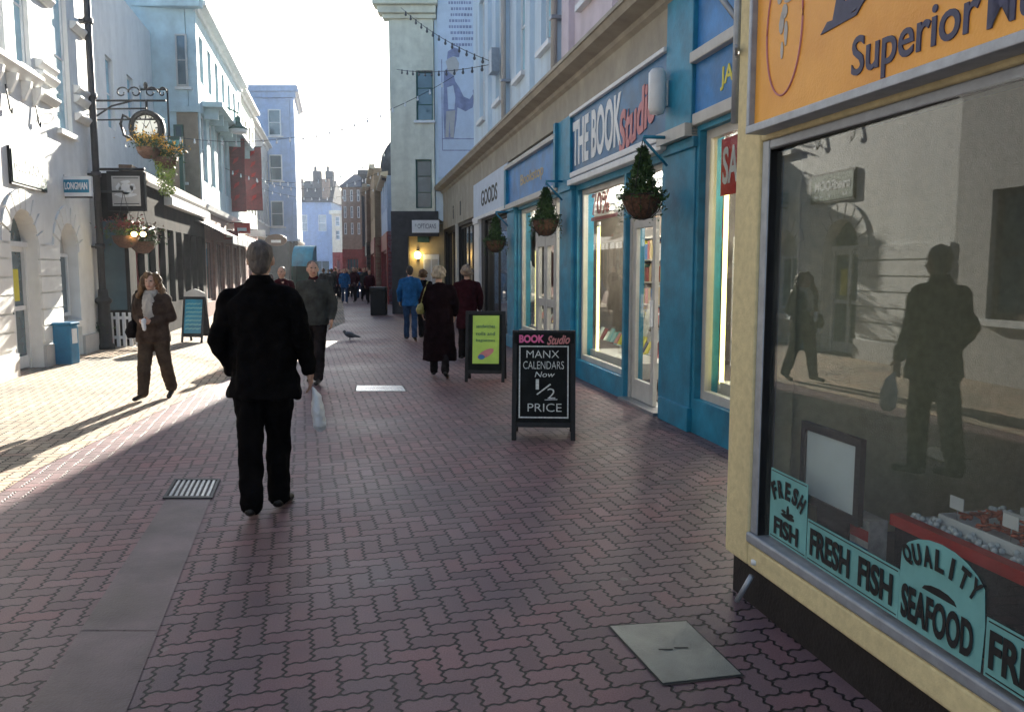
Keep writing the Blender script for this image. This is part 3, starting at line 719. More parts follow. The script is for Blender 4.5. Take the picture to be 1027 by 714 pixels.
MB().box(RF,V(8.7),V(9.88),.0,.035,-.3,.06).build('threshold','steel',bs)
MB().box(RF,V(9.0),V(9.4),1.95,2.28,-.9,-.89).build('hanging_poster','red',bs)
MB().box(RF,V(8.78),V(8.92),1.60,1.80,-.135,-.13).build('door_notice','lime',bs)
pp = MB().box(RF,V(10.55),V(11.7),2.28,2.33,-.135,-.13).build('poster_strip','salmon',bs)
fit('lettering','70%',RF,V(11.68),2.36,-.134,.80,.30,'salmon',bs,flipu=True,bold=.01)
upper(bs,V(7.9),V(12.8),'palepink',[(V(9.0),V(9.9),5.3,8.2),(V(10.9),V(11.8),5.3,8.2)],ribs=((V(8.3),V(8.7)),(V(10.2),V(10.6)),(V(12.2),V(12.6))))
for yy in (12.86,17.02):
    t=thing('downpipe',RF.P(V(yy),4.6,.1),['grey downpipe on the pale upper wall above the gap beside the book shop sign','grey downpipe on the pale upper wall above the white fascia shop'][yy>15],'drain pipe','downpipes on the right hand upper wall')
    m_=MB(); m_.tube([RF.P(V(yy),4.62,.14),RF.P(V(yy),10.4,.14)],.05,8); m_.build('pipe','greyrev',t)
    for z_ in (5.4,7.2): MB().box(RF,V(yy)-.08,V(yy)+.08,z_,z_+.05,.0,.2).build('pipe_bracket','grey',t)
# --- little blue shop
ls = thing('small_blue_shop', RF.P(V(14.5),0,0), 'narrow blue shop with a small blue sign, next beyond the book shop', 'shop')
m_ = MB(); wall(m_,RF,V(12.72),V(17.0),0,2.82,-.25,0,[(V(12.9),V(16.2),.10,2.76)]); m_.build('shop_front','teal',ls)
pil(ls,V(16.25),V(17.0))
m_ = MB(); m_.box(RF,V(12.78),V(16.9),2.92,3.62,-.25,.06); fb = m_.build('fascia','blue',ls)
m_ = MB(); m_.box(RF,V(12.78),V(17.0),2.82,2.92,-.25,.12); m_.box(RF,V(12.78),V(17.0),3.62,3.70,-.25,.14); m_.build('fascia_moulding','offwhite',ls,bevel=.01)
m_ = MB(); m_.box(RF,V(12.76),V(12.88),2.86,3.84,-.2,.14); m_.build('fascia_bracket','teal',ls); m_ = MB(); m_.box(RF,V(16.9),V(17.1),2.86,3.7,-.2,.12); m_.build('fascia_bracket','teal',ls)
fit('lettering','Bookstop',RF,V(15.7),3.12,.061,1.9,.26,'inwarm',fb,flipu=True,bold=.02)
cornice(ls,V(12.9),V(17.1))
shell(RF,ls,V(12.6),V(17),3,2.9)
window(RF,V(14.9),V(16.2),.4,2.76,ls,'offwhite','glass',o=-.1,fr=.07)
window(RF,V(12.9),V(13.5),.1,2.76,ls,'offwhite','glass',o=-.1,fr=.07)
m_ = MB()
for aa in (V(13.52),V(14.2)):
    b0=aa; b1=aa+V(.66)
    m_.box(RF,b0,b0+.11,.06,2.15,-.14,-.07); m_.box(RF,b1-.11,b1,.06,2.15,-.14,-.07); m_.box(RF,b0+.11,b1-.11,2.0,2.15,-.14,-.07); m_.box(RF,b0+.11,b1-.11,.06,.35,-.14,-.07); m_.box(RF,b0+.11,b1-.11,.95,1.08,-.13,-.08)
m_.box(RF,V(13.5),V(14.9),2.15,2.3,-.15,-.06); m_.box(RF,V(13.5),V(14.9),2.66,2.76,-.15,-.06)
dd = m_.build('door','offwhite',ls); MB().box(RF,V(13.52),V(14.86),.3,2.7,-.11,-.105).build('pane','glass',dd)
MB().box(RF,V(14.9),V(16.2),.1,.4,-.2,-.02).build('stall_riser','offwhite',ls)
upper(ls,V(12.8),V(17.0),'paleblue',[(V(13.5),V(14.3),5.3,8.2),(V(15.6),V(16.4),5.3,8.2)],ribs=((V(12.9),V(13.1)),(V(14.8),V(15.2))))
# --- white fascia shop
wsx = thing('white_fascia_shop', RF.P(V(19),0,0), 'shop with a white fascia and dark lettering, beside the third hanging basket', 'shop')
m_ = MB(); wall(m_,RF,V(17.0),V(21.9),0,2.85,-.25,0,[(V(17.3),V(20.3),.35,2.8)]); m_.build('shop_front','black',wsx)
pil(wsx,V(20.8),V(21.6),'white'); 
m_ = MB(); m_.box(RF,V(17.05),V(21.8),2.85,3.80,-.25,.05); fb=m_.build('fascia','bannerblue',wsx); m_=MB(); m_.box(RF,V(17.05),V(21.8),2.85,2.93,.051,.09); m_.build('fascia_moulding','white',wsx)
fit('lettering','GOODS',RF,V(20.5),3.15,.051,2.3,.38,'ink',fb,flipu=True,bold=.02)
cornice(wsx,V(17.1),V(21.9)); shell(RF,wsx,V(17),V(21.8),3,2.85)
window(RF,V(17.3),V(20.3),.35,2.8,wsx,'black','glass',o=-.1,fr=.07,mull=(2,1))
upper(wsx,V(17.0),V(22),'paleblue',[(V(17.9),V(18.7),5.3,8.2),(V(20.2),V(21.0),5.3,8.2)],ribs=((V(17.1),V(17.4)),(V(19.2),V(19.6))))
# --- dark shop at the end of the terrace (single storey seen below the mural wall)
dk = thing('dark_fronted_shop', RF.P(V(25),0,0), 'dark fronted shop at the far end of the right hand terrace', 'shop')
m_ = MB(); wall(m_,RF,V(21.9),V(29.2),0,3.0,-.25,0,[(V(22.1),V(25.2),.3,2.9),(V(25.6),V(28.8),.1,2.9)]); m_.build('shop_front','black',dk)
m_ = MB(); m_.box(RF,V(21.9),V(29.2),3.0,3.82,-.25,.04); m_.build('fascia','beige',dk)
m_ = MB(); m_.box(RF,V(25.25),V(25.55),0,3.0,-.1,.06); m_.build('pilaster','offwhite',dk)
fit('lettering','i',RF,V(26.3),3.2,.041,.25,.42,'ink',dk,flipu=True,bold=.03); fit('lettering','l',RF,V(24.6),3.2,.041,.25,.42,'ink',dk,flipu=True,bold=.03)
cornice(dk,V(21.9),V(29.2)); shell(RF,dk,V(21.9),V(29.2),3,2.95,'indark')
window(RF,V(22.1),V(25.2),.3,2.9,dk,'black','glass',o=-.1,fr=.07,mull=(4,2)); window(RF,V(25.6),V(28.8),.1,2.9,dk,'black','glass',o=-.1,fr=.07,mull=(4,1))
m_ = MB(); m_.box(RF,V(21.9),V(29.2),3.2,4.55,-8,-.26); m_.build('flat_roof','slate',dk)

# --- window things: lit tubes, books
def tube_lamp(F, u, z0, z1, label, mm='tube', o=-.22):
    t = thing('window_tube_lamp', F.P(u,z0,o), label, 'lamp', 'tube lamps in the shop windows')
    m_ = MB(); m_.tube([F.P(u,z0,o),F.P(u,z1,o)],.022,8); m_.build('lit_tube',mm,t)
    m_ = MB(); m_.tube([F.P(u,z0-.07,o),F.P(u,z0-.002,o)],.027,8); m_.tube([F.P(u,z1+.002,o),F.P(u,z1+.07,o)],.027,8); m_.build('end_cap','white',t)
tube_lamp(RF,V(11.62),.42,2.2,'yellow lit tube lamp upright in the left window of the book shop')
tube_lamp(RF,V(7.66),.5,2.78,'yellow lit tube lamp upright beside the red sale poster')
tube_lamp(RF,V(15.55),.5,1.95,'yellow lit tube lamp upright in the small blue shop window')
tube_lamp(RF,V(15.5),2.25,2.55,'short yellow lit tube lamp high in the small blue shop window')
shelf_of_books(RF,V(8.3),V(9.6),.07,2.3,-1.8,'bookcase full of books facing the open book shop door','bookcases inside the shops',1)
shelf_of_books(RF,V(9.8),V(12.2),.07,2.1,-2.6,'wide bookcase behind the left window of the book shop','bookcases inside the shops',2)
shelf_of_books(RF,V(5.0),V(7.7),.07,2.3,-2.0,'bookcase behind the sale poster window','bookcases inside the shops',3)
shelf_of_books(RF,V(13.0),V(16.4),.07,2.2,-2.3,'bookcase inside the small blue shop','bookcases inside the shops',4)
open_table(RF,V(10.0),V(11.9),-.85,-.2,.42,'tilted books on show low in the left window of the book shop',5)
open_table(RF,V(5.4),V(7.7),-.85,-.2,.52,'tilted books on show low below the red sale poster',6)
open_table(RF,V(14.95),V(16.1),-.85,-.2,.50,'tilted books on show in the small blue shop window',7)
for (yy,o_,zz,wd,ht,lb) in ((10.9,-.55,.50,.42,.34,'white open book placard standing low in the book shop window'),(11.45,-.9,.75,.30,.40,'pale poster card on a stand in the book shop window'),(7.3,-.5,.62,.34,.30,'white card standing low in the sale poster window')):
    t=thing('display_card',RF.P(V(yy),zz,o_),lb,'card','cards standing in the shop windows')
    m_=MB(); m_.profile(RF,V(yy)-wd/2,V(yy)+wd/2,[(o_,zz),(o_+.012,zz),(o_-.10,zz+ht),(o_-.112,zz+ht)]); c_=m_.build('card','fishwhite',t)
    m_=MB(); m_.profile(RF,V(yy)-.02,V(yy)+.02,[(o_-.2,zz),(o_-.19,zz),(o_-.08,zz+ht*.7),(o_-.09,zz+ht*.7)]); m_.build('strut','wood',t)
# window shelf with stock behind sale window
def wshelf(F,u0,u1,zs,o0,o1,label,seed):
    rnd=random.Random(seed); t=thing('display_shelf',F.P((u0+u1)/2,zs[0],(o0+o1)/2),label,'shelf','display shelves behind the shop windows')
    c_=MB()
    for z in zs: c_.box(F,u0,u1,z,z+.02,o0,o1)
    for uu in (u0,u1-.03): c_.box(F,uu,uu+.03,.1,zs[-1],o0,o0+.03)
    c_.build('shelf_boards','white',t)
    for z in zs:
        u=u0+.04
        while u<u1-.15:
            wd=rnd.uniform(.08,.2)
            if rnd.random()<.75: MB().box(F,u,u+wd*.85,z+.021,z+.021+rnd.uniform(.08,.26),o0+.04,o1-.06).build('stock',rnd.choice(['black','navy','darkred','paper','wood','yellow','fishwhite','indark']),t)
            u+=wd
wshelf(RF,V(6.6),V(7.6),(1.0,1.45,1.95),-1.15,-.9,'glass display shelves with dark stock beside the tube lamp of the sale window',8)
wshelf(RF,V(10.2),V(11.4),(.95,1.35),-1.3,-1.0,'low display shelves with stock in the book shop window',9)
# mannequin-like display in the white fascia shop window
for i,(yy,mm,lb) in enumerate(((17.9,'paper','tailor dummy in a pale top in the white fascia shop window'),(19.2,'navy','tailor dummy in a dark blue top in the white fascia shop window'))):
    t=thing('tailor_dummy',RF.P(V(yy),.36,-.6),lb,'tailor dummy','tailor dummies in the shop window')
    c0=RF.P(V(yy),.36,-.6); m_=MB(); m_.lathe(c0,[(.0,.5),(.17,.52),(.19,.62),(.15,.85),(.2,1.12),(.2,1.2),(.07,1.32),(.05,1.42),(.0,1.43)],16,sy=.65); m_.build('torso',mm,t)
    m_=MB(); m_.lathe(c0,[(0,0),(.16,0),(.16,.03),(.02,.05),(.02,.52),(0,.52)],12); m_.build('stand','black',t)
# ceiling spots inside shops: lit lamps seen through the glass
for i,(F_,y,o,z,lb) in enumerate(((RF,10.3,-1.3,2.80,'first'),(RF,11.0,-1.9,2.80,'second'),(RF,11.6,-1.1,2.80,'third'),(RF,9.2,-1.5,2.80,'fourth'),(RF,6.9,-1.2,2.85,''),(RF,7.4,-2.0,2.85,''),(RF,14.2,-1.4,2.80,''),(RF,15.8,-1.8,2.80,''),(RF,18.5,-1.6,2.75,''),(RF,19.6,-1.2,2.75,''))):
    t=thing('ceiling_spotlight',F_.P(V(y),z,o),'small lit white spotlight on a shop ceiling behind the right hand windows','lamp','ceiling spotlights inside the shops')
    p=F_.P(V(y),z,o); m_=MB(); m_.lathe(p,[(0,0),(.07,0),(.07,.09),(0,.09)],12); m_.build('housing','white',t); m_=MB(); m_.lathe(p,[(0,-.012),(.05,-.012),(.05,-.001),(0,-.001)],12); m_.build('lit_lens','spot',t)
    L=bpy.data.lights.new('spotlight_glow','POINT'); L.energy=13; L.shadow_soft_size=.05; L.color=(1,.9,.75); lo=bpy.data.objects.new('spotlight_glow',L); col.objects.link(lo); lo.location=(0,0,-.1); lo.parent=t

# --- projecting cream corner house with the mural wall (faces down the street)
TY = 29.0
tw = thing('corner_house', Vector((-3.4,TY,0)), 'tall cream corner house facing down the street with a dark ground floor pillar', 'house')
TP = Plane((0,TY,0),(1,0,0),(0,-1,0))
xl = -4.28
def tx(px): return (px-513.5)/812*TY
def tz(py): return AT(0,py,TY).z
m_ = MB(); wall(m_,TP,xl,tx(437),tz(212),11.2,-.3,0,[(tx(419.5),tx(436),tz(121),tz(71)),(tx(418),tx(434),tz(209),tz(160))])
m_.bx(xl,-2.0,TY+.4,TY+7,0,11.2); m_.bx(xl,tx(437),TY+.3,TY+.4,3.4,11.2); m_.build('upper_wall','lightcream',tw)
window(TP,tx(419.5),tx(436),tz(121),tz(71),tw,'green','pane',o=-.15,fr=.05,mull=(1,3),sill='white')
window(TP,tx(418),tx(434),tz(209),tz(160),tw,'green','pane',o=-.15,fr=.05,mull=(1,3))
m_ = MB(); m_.box(TP,xl-.35,tx(440),10.35,10.6,-.3,.25); m_.box(TP,xl-.5,tx(442),10.6,10.95,-.3,.40); m_.box(TP,xl-.2,tx(440),10.2,10.35,-.3,.12); m_.build('cornice','lightcream',tw,bevel=.02)
m_ = MB(); m_.bx(xl-.02,tx(410),TY-.03,TY+.6,0,tz(212)); m_.box(TP,tx(410),tx(440),tz(237),tz(212),-.5,.02); m_.build('shop_front','darkstone',tw)
m_ = MB(); m_.bx(xl-.02,tx(395),TY+.6,TY+6,0,3.4); m_.build('side_shop_front','darkstone',tw)
m_ = MB(); m_.box(TP,tx(410),tx(462),0,3.2,-.42,-.3); m_.build('recess_wall','inwarm',tw)
m_ = MB(); m_.box(TP,tx(424),tx(440),.05,tz(255),-.29,-.22); d_=m_.build('door','white',tw,bevel=.01)
for a_,b_ in ((425.3,431.4),(432.6,438.7)):
    MB().box(TP,tx(a_),tx(b_),1.1,tz(260),-.219,-.205).build('door_panel','greyrev',d_); MB().box(TP,tx(a_),tx(b_),.2,.95,-.219,-.205).build('door_panel','greyrev',d_)
m_ = MB(); m_.box(TP,tx(418.5),tx(430),tz(243),tz(235),-.29,-.2); m_.build('vent_grille','green',tw)
t = thing('wall_lamp', TP.P(tx(419),tz(256),-.2), 'glowing yellow wall lamp by the door of the corner house','lamp')
m_ = MB(); m_.ell(TP.P(tx(418.7),tz(256),-.12),.12,.10,.13,12,8); m_.build('lit_globe','warmlamp',t); MB().box(TP,tx(417.5),tx(420),tz(262),tz(250),-.29,-.2).build('back_plate','iron',t)
t = thing('hanging_shop_sign', TP.P(tx(428),tz(233),.5), 'long white shop sign with faint purple writing hanging under the corner house','sign')
HP = Plane((0,TY-1.2,0),(1,0,0),(0,-1,0)); hx=lambda px:(px-513.5)/812*(TY-1.2); hz=lambda py: AT(0,py,TY-1.2).z
m_ = MB(); m_.box(HP,hx(414),hx(441),hz(233.5),hz(221),-.05,.05); b2=m_.build('sign_panel','white',t)
fit('lettering','* OPTICIANS',HP,hx(417),hz(229.5),.051,hx(438)-hx(417),.17,'navy',b2)
m_ = MB(); m_.tube([Vector((hx(440),TY-1.2,hz(220))),Vector((hx(440),TY-.02,hz(220)))],.02,6); m_.tube([Vector((hx(415),TY-1.2,hz(220))),Vector((hx(415),TY-.02,hz(220)))],.02,6); m_.build('bracket','iron',t)
# mural wall: pale blue gable behind the terrace
mw = thing('mural_house', Vector((-.5,TY,0)), 'pale blue gable wall above the shops, carrying the tall picture banner', 'house')
m_ = MB(); m_.bx(tx(437)+.02,5.5,TY+.05,TY+7,3.3,12.5); m_.build('wall','paleblue',mw)
m_ = MB()
for px in (477,484): m_.bx(tx(px),tx(px)+.16,TY-.06,TY+.05,4.4,12.5)
m_.build('downpipe','greyrev',mw)
t = thing('picture_banner', Vector((tx(464),TY-.12,5)), 'tall pale blue banner with a drawn waiter holding a bottle, on the gable wall', 'banner')
BP = Plane((0,TY-.1,0),(1,0,0),(0,-1,0)); X=lambda px:(px-513.5)/812*(TY-.1); Z=lambda py: AT(0,py,TY-.1).z
M['bannerink']=mat('banner_ink',(.27,.30,.46),.7,.25,3)
m_ = MB(); m_.box(BP,X(441),X(482),Z(178),Z(-6),-.06,0); pn=m_.build('banner_panel','bannerblue',t)
m_ = MB(); 
m_.box(BP,X(445),X(481),Z(140),Z(139),.001,.004); m_.box(BP,X(445),X(481),Z(151.5),Z(150.5),.001,.004); m_.box(BP,X(444.5),X(445.3),Z(151),Z(60),.001,.004); m_.box(BP,X(480.2),X(481),Z(170),Z(20),.001,.004)
m_.build('border_line','bannerink',pn)
rnd = random.Random(3)
for r_ in range(8):
    m_=MB()
    y=3+r_*6; x0=451+rnd.uniform(0,4)+(3 if r_>5 else 0); x1=477-rnd.uniform(0,4)
    x=x0
    while x<x1:
        wd=rnd.uniform(1.2,2.6); m_.box(BP,X(x),X(min(x+wd,x1)),Z(y+1.6),Z(y-1.2),.001,.003); x+=wd+.7
    m_.build('writing_line','bannerink',pn)
def poly(pts, mm, nm, o): 
    q=MB(); q.prism(BP,[(X(a),Z(b)) for a,b in pts],o,o+.004); q.build(nm,mm,pn)
poly([(447,72),(451,68),(455,70),(458,82),(462,88),(466,97),(472,100),(475,95),(477,97),(475,108),(468,112),(460,108),(459,120),(456,139),(447,139),(446,110)],'bannerink','drawn_coat',.001)
poly([(450,88),(456,86),(458,98),(457,110),(451,110)],'bannerblue','drawn_apron',.006)
poly([(449,62),(453,57),(459,58),(462,64),(461,71),(456,76),(451,72)],'greyrev','drawn_head',.006)
poly([(450,60),(451,52),(457,48),(463,50),(462,58),(456,57)],'bannerink','drawn_hair',.010)
poly([(476,98),(475,91),(478,88),(479,98)],'bannerink','drawn_bottle',.006)
poly([(449,112),(458,111),(456,138),(453,138),(452,120),(451,138),(448,138)],'greyrev','drawn_trousers',.010)
# small wall lantern/box on the terrace upper wall
MB().box(RF,V(18.2),V(18.6),5.9,6.4,.0,.18).build('wall_box','grey',wsx)
# ------------------------------------------------------------------ hanging baskets
def basket(yf, off, zc, label):
    c = RF.P(V(yf), 0, off)
    t = thing('hanging_basket', (c.x,c.y,zc-.2), label, 'hanging basket', 'conifer baskets on the shop pilasters')
    m_ = MB(); m_.lathe((c.x,c.y,zc),[(0,-.20),(.08,-.185),(.15,-.12),(.19,-.04),(.205,.03),(.195,.05),(.0,.045)],20); m_.build('basket','coir',t)
    m_ = MB()
    for kk in range(14):
        a = kk*2*math.pi/14; m_.tube([Vector((c.x+math.cos(a)*r_,c.y+math.sin(a)*r_,zc+z_)) for r_,z_ in ((.02,-.205),(.10,-.18),(.17,-.115),(.205,-.03),(.215,.04))],.003,4)
    m_.tube([Vector((c.x+math.cos(a)*.215,c.y+math.sin(a)*.215,zc+.04)) for a in [i*math.pi/10 for i in range(21)]],.005,5)
    m_.build('wire_frame','iron',t)
    m_ = MB()
    def pc():
        h_ = random.random()**1.2; r_ = .15*(1-h_)**.75*math.sqrt(random.uniform(.25,1))+.012; a = random.uniform(0,6.28)
        return Vector((c.x+math.cos(a)*r_, c.y+math.sin(a)*r_, zc+.04+h_*.46))
    leaves(m_, pc, 1500, .050, .8)
    leaves(m_,lambda: (lambda a,h: Vector((c.x+math.cos(a)*.235,c.y+math.sin(a)*.235,zc+.03-h)))(random.choice([.3,1.1,1.9,2.7,3.6,4.4,5.2])+random.gauss(0,.09),random.uniform(0,1)**2*.26),190,.045,-.2)
    def pc2():
        a = random.uniform(0,6.28); r_ = random.uniform(.08,.25); return Vector((c.x+math.cos(a)*r_, c.y+math.sin(a)*r_, zc+.07+random.uniform(-.04,.05)-max(0,r_-.2)*.9))
    leaves(m_, pc2, 420, .05, .1)
    m_.build('foliage','leaf',t)
    m_ = MB(); top=zc+.60; w0=RF.P(V(yf),0,.10)
    for a in (0,2.09,4.18): m_.tube([Vector((c.x+math.cos(a)*.21,c.y+math.sin(a)*.21,zc+.04)),Vector((c.x,c.y,top))],.004,4)
    m_.build('chain','iron',t)
    m_ = MB(); m_.tube([Vector((w0.x,w0.y,top+.02)),Vector((c.x,c.y,top+.02))],.018,6); m_.tube([Vector((w0.x,w0.y,top-.26)),Vector((c.x,c.y,top+.0))],.014,6)
    m_.build('bracket','teal',t)
basket(8.35,.36,2.30,'nearest conifer basket hanging on the big blue pilaster of the book shop')
basket(12.45,.36,2.30,'middle conifer basket hanging between the book shop and the small blue shop')
basket(16.75,.36,2.14,'farthest conifer basket hanging beside the white fascia shop')

# ------------------------------------------------------------------ A-boards (local frame, front faces -Y)
def aboard(loc, rz, wd, ht, spread, label, header=0.0, lean=.14):
    t = thing('pavement_sign', (0,0,0), label, 'pavement sign')
    LP = Plane((0,0,0),(1,0,0),(0,-1,0)); 
    class Lean:
        def __init__(s,sg): s.sg=sg
        def P(s,u,z,o=0): return Vector((u, s.sg*(-(spread*(1-z/ht))-.012-o), z))
    for sg,nm in ((1,'front_panel'),(-1,'back_panel')):
        L_ = Lean(sg); m_ = MB(); f_=.045
        m_.box(L_,-wd/2,-wd/2+f_,0,ht,-.012,.016); m_.box(L_,wd/2-f_,wd/2,0,ht,-.012,.016)
        m_.box(L_,-wd/2+f_,wd/2-f_,.12,.165,-.012,.014); m_.box(L_,-wd/2+f_,wd/2-f_,ht-f_,ht,-.012,.014)
        fr_ = m_.build(nm,'black',t,bevel=.004)
        MB().box(L_,-wd/2+f_,wd/2-f_,.165,ht-f_,-.006,.004).build('board','board',fr_)
    return t, Lean(1)
def txt(s, L_, u, z, o, wd, ht, m, par, **kw): return fit('lettering', s, L_, u, z, o, wd, ht, m, par, **kw)
p = G(546,441); t,L_ = aboard(p,0,.60,1.02,.20,'black chalk board with white hand lettering about calendars, in front of the book shop')
m_=MB(); m_.box(L_,-.285,.285,.90,1.0,.0165,.019); hd=m_.build('header','board',t)
txt('BOOK',L_,-.235,.905,.020,.24,.075,'pink',hd,bold=.045)
txt('Studio',L_,.03,.885,.021,.22,.085,'salmon',hd,bold=.03,shear=.4,rot=.06)
m_=MB(); b_=.012
m_.box(L_,-.235,.235,.205,.205+b_,.0045,.0065); m_.box(L_,-.235,.235,.865,.865+b_,.0045,.0065); m_.box(L_,-.235,-.235+b_,.217,.865,.0045,.0065); m_.box(L_,.235-b_,.235,.217,.865,.0045,.0065); m_.build('chalk_border','chalk',t)
txt('MANX',L_,-.165,.765,.006,.31,.068,'chalk',t,bold=-.008); txt('CALENDARS',L_,-.195,.66,.006,.385,.072,'chalk',t,bold=-.01)
txt('Now',L_,-.085,.585,.006,.19,.050,'chalk',t,shear=.2); txt('1',L_,-.075,.47,.006,.03,.095,'chalk',t,bold=-.01); txt('2',L_,.035,.385,.006,.075,.095,'chalk',t,bold=-.01)
m_=MB(); m_.prism(L_,[(-.07,.425),(-.058,.420),(.07,.515),(.06,.525)],.006,.008); m_.prism(L_,[(.01,.37),(.13,.375),(.13,.382),(.01,.378)],.006,.008); m_.build('lettering_stroke','chalk',t)
txt('PRICE',L_,-.15,.265,.006,.32,.075,'chalk',t,bold=-.008)
place(t,(p.x,p.y+.19,0),R(-3))
p = G(487,383); t,L_ = aboard(p,0,.57,1.0,.18,'black framed pavement sign with a lime green poster beside the woman in the long coat')
m_=MB(); m_.box(L_,-.18,.20,.26,.94,.0045,.008); po=m_.build('poster','lime',t)
txt('sandwiches',L_,-.13,.765,.009,.27,.05,'green',po); txt('rolls and',L_,-.13,.66,.009,.27,.05,'green',po); txt('baguettes',L_,-.13,.56,.009,.27,.05,'green',po)
m_=MB(); m_.prism(L_,[(.01+.13*math.cos(q)*math.cos(.5)-.05*math.sin(q)*math.sin(.5),.40+.13*math.cos(q)*math.sin(.5)+.05*math.sin(q)*math.cos(.5)) for q in [i*math.pi/8 for i in range(16)]],.0082,.011); m_.build('drawn_roll','salmon',po)
m_=MB(); m_.prism(L_,[(-.05+.05*math.cos(q),.355+.035*math.sin(q)) for q in [i*math.pi/5 for i in range(10)]],.0112,.013); m_.build('drawn_filling','blue',po)
place(t,(p.x,p.y+.17,0),R(-4))
p = G(194,343.5); t,L_ = aboard(p,0,.50,1.0,.18,'blue pavement sign with a rounded grey top standing in the sun by the pub')
m_=MB(); m_.prism(L_,[(-.24,1.0),(.24,1.0),(.24,1.08),(.10,1.14),(.0,1.17),(-.10,1.14),(-.24,1.08)],-.02,.016); m_.build('arched_top','greyrev',t)
m_=MB(); m_.box(L_,-.2,.2,.2,.94,.0045,.008); po=m_.build('poster','teal',t)
m_=MB(); rnd=random.Random(5)
for i in range(7):
    z=.28+i*.09; x=-.17; m_=MB()
    while x<.15:
        w_=rnd.uniform(.04,.1); m_.prism(L_,[(x,z),(x+w_,z+.02),(x+w_,z+.045),(x,z+.028)],.0085,.010); x+=w_+.004
    m_.build('writing_line','decallight',po)
place(t,(p.x,p.y+.17,0),R(-8))
# ------------------------------------------------------------------ bins
p = Vector((-7.57,13.5,0))
t = thing('litter_bin',(p.x,p.y,0),'blue plastic litter bin standing against the white arched building','bin')
BL = Plane((p.x,p.y+.1,0),LF.du,LF.n)
m_=MB(); m_.bx(p.x-.16,p.x+.15,p.y,p.y+.26,0,.66); m_.build('bin_body','bluebin',t,bevel=.02)
m_=MB(); m_.bx(p.x-.18,p.x+.17,p.y-.02,p.y+.28,.66,.71); m_.build('lid','bluebin',t,bevel=.015)
m_=MB(); m_.bx(p.x+.151,p.x+.155,p.y+.04,p.y+.2,.35,.6); m_.build('sticker','white',t)
p = G(380,316)
t = thing('street_bin',(p.x,p.y,0),'black street bin standing in the shade before the corner house','bin')
m_=MB(); m_.bx(p.x-.26,p.x+.26,p.y-.2,p.y+.3,0,.86); m_.build('bin_body','black',t,bevel=.02)
m_=MB(); m_.bx(p.x-.28,p.x+.28,p.y-.22,p.y+.32,.86,.98); m_.build('lid','iron',t,bevel=.03)
m_=MB(); m_.bx(p.x-.18,p.x+.18,p.y-.225,p.y-.2205,.88,.94); m_.build('slot','plinth',t)
kl = LF.k; W = lambda y: y*kl
# ================================================================== dark shop outside the frame on the left (seen in the fish shop glass)
bsf = thing('brown_shop', LF.P(W(5),0,0), 'brown timber shop front seen only as a reflection in the fish shop window', 'shop')
m_=MB(); wall(m_,LF,W(-6),W(9.6),0,3.2,-.3,0,[(W(6.9),W(8.9),.9,2.7),(W(4.2),W(6.3),.9,2.7),(W(1),W(3.6),.9,2.7)]); m_.box(LF,W(-6),W(9.6),3.2,9.5,-7,0); m_.box(LF,W(-6),W(9.6),0,3.2,-7,-.6); m_.build('wall','greyrev',bsf)
for a_,b_ in ((6.9,8.9),(4.2,6.3),(1,3.6)): window(LF,W(a_),W(b_),.9,2.7,bsf,'wood','pane',o=-.12,fr=.1,mull=(2,2),sill='white')
# ================================================================== white arched building
wb = thing('white_arched_building', LF.P(W(13),0,0), 'sunlit white rendered building with two arched openings, nearest on the left', 'building')
def arch_fill(mb,F,u0,u1,zs,zt,o0,o1,n=14):
    c=(u0+u1)/2; r=(u1-u0)/2; rz=zt-zs
    for i in range(n):
        t0=math.pi*i/n; t1=math.pi*(i+1)/n
        a=(c-r*math.cos(t0),zs+rz*math.sin(t0)); b=(c-r*math.cos(t1),zs+rz*math.sin(t1))
        mb.prism(F,[a,b,(b[0],zt+.001),(a[0],zt+.001)],o0,o1)
def voussoirs(mb,F,u0,u1,zs,zt,o,wd=.30,n=9):
    c=(u0+u1)/2; r=(u1-u0)/2; rz=zt-zs
    for i in range(n):
        t0=math.pi*i/n+.03; t1=math.pi*(i+1)/n-.03
        f=lambda t,e:(c-(r+e)*math.cos(t),zs+(rz+e)*math.sin(t))
        mb.prism(F,[f(t0,0.0),f(t0,wd),f((t0+t1)/2,wd),f(t1,wd),f(t1,0.0),f((t0+t1)/2,0.0)],.001,o)
A1=(W(11.98),W(13.12)); A2=(W(14.1),W(15.15))
uw=[(W(11.75),W(12.35),4.75,6.7),(W(12.75),W(13.35),4.75,6.7),(W(14.45),W(15.25),4.05,6.7),(W(10.2),W(10.9),4.75,6.7)]
m_=MB(); wall(m_,LF,W(9.6),W(16.75),0,9.3,-.35,0,[(A1[0],A1[1],0,2.52),(A2[0],A2[1],0,2.42)]+uw)
arch_fill(m_,LF,*A1,1.95,2.52,-.35,0); arch_fill(m_,LF,*A2,1.9,2.42,-.35,0)
m_.box(LF,W(9.6),W(16.75),0,9.3,-7,-.6); m_.build('wall','whitewall',wb)
m_=MB(); voussoirs(m_,LF,*A1,1.95,2.52,.03); voussoirs(m_,LF,*A2,1.9,2.42,.03)
for (a_,b_) in ((W(9.65),A1[0]-.02),(A1[1]+.02,A2[0]-.02)):
    for i in range(6): m_.box(LF,a_,b_,.42+i*.27,.42+i*.27+.24,.001,.03)
m_.build('stone_bands','whitewall',wb)
for (a_,b_) in ((W(9.6),A1[0]),(A1[1],A2[0]),(A2[1],W(16.75))):
    m_=MB(); m_.box(LF,a_,b_,0,.35,.0,.05); m_.build('plinth','greyrev',wb)
for i,(a_,b_,c_,d_) in enumerate(uw): window(LF,a_,b_,c_,d_,wb,'white','panelight',o=-.10,fr=.05,mull=(1,2),sill='whitewall')
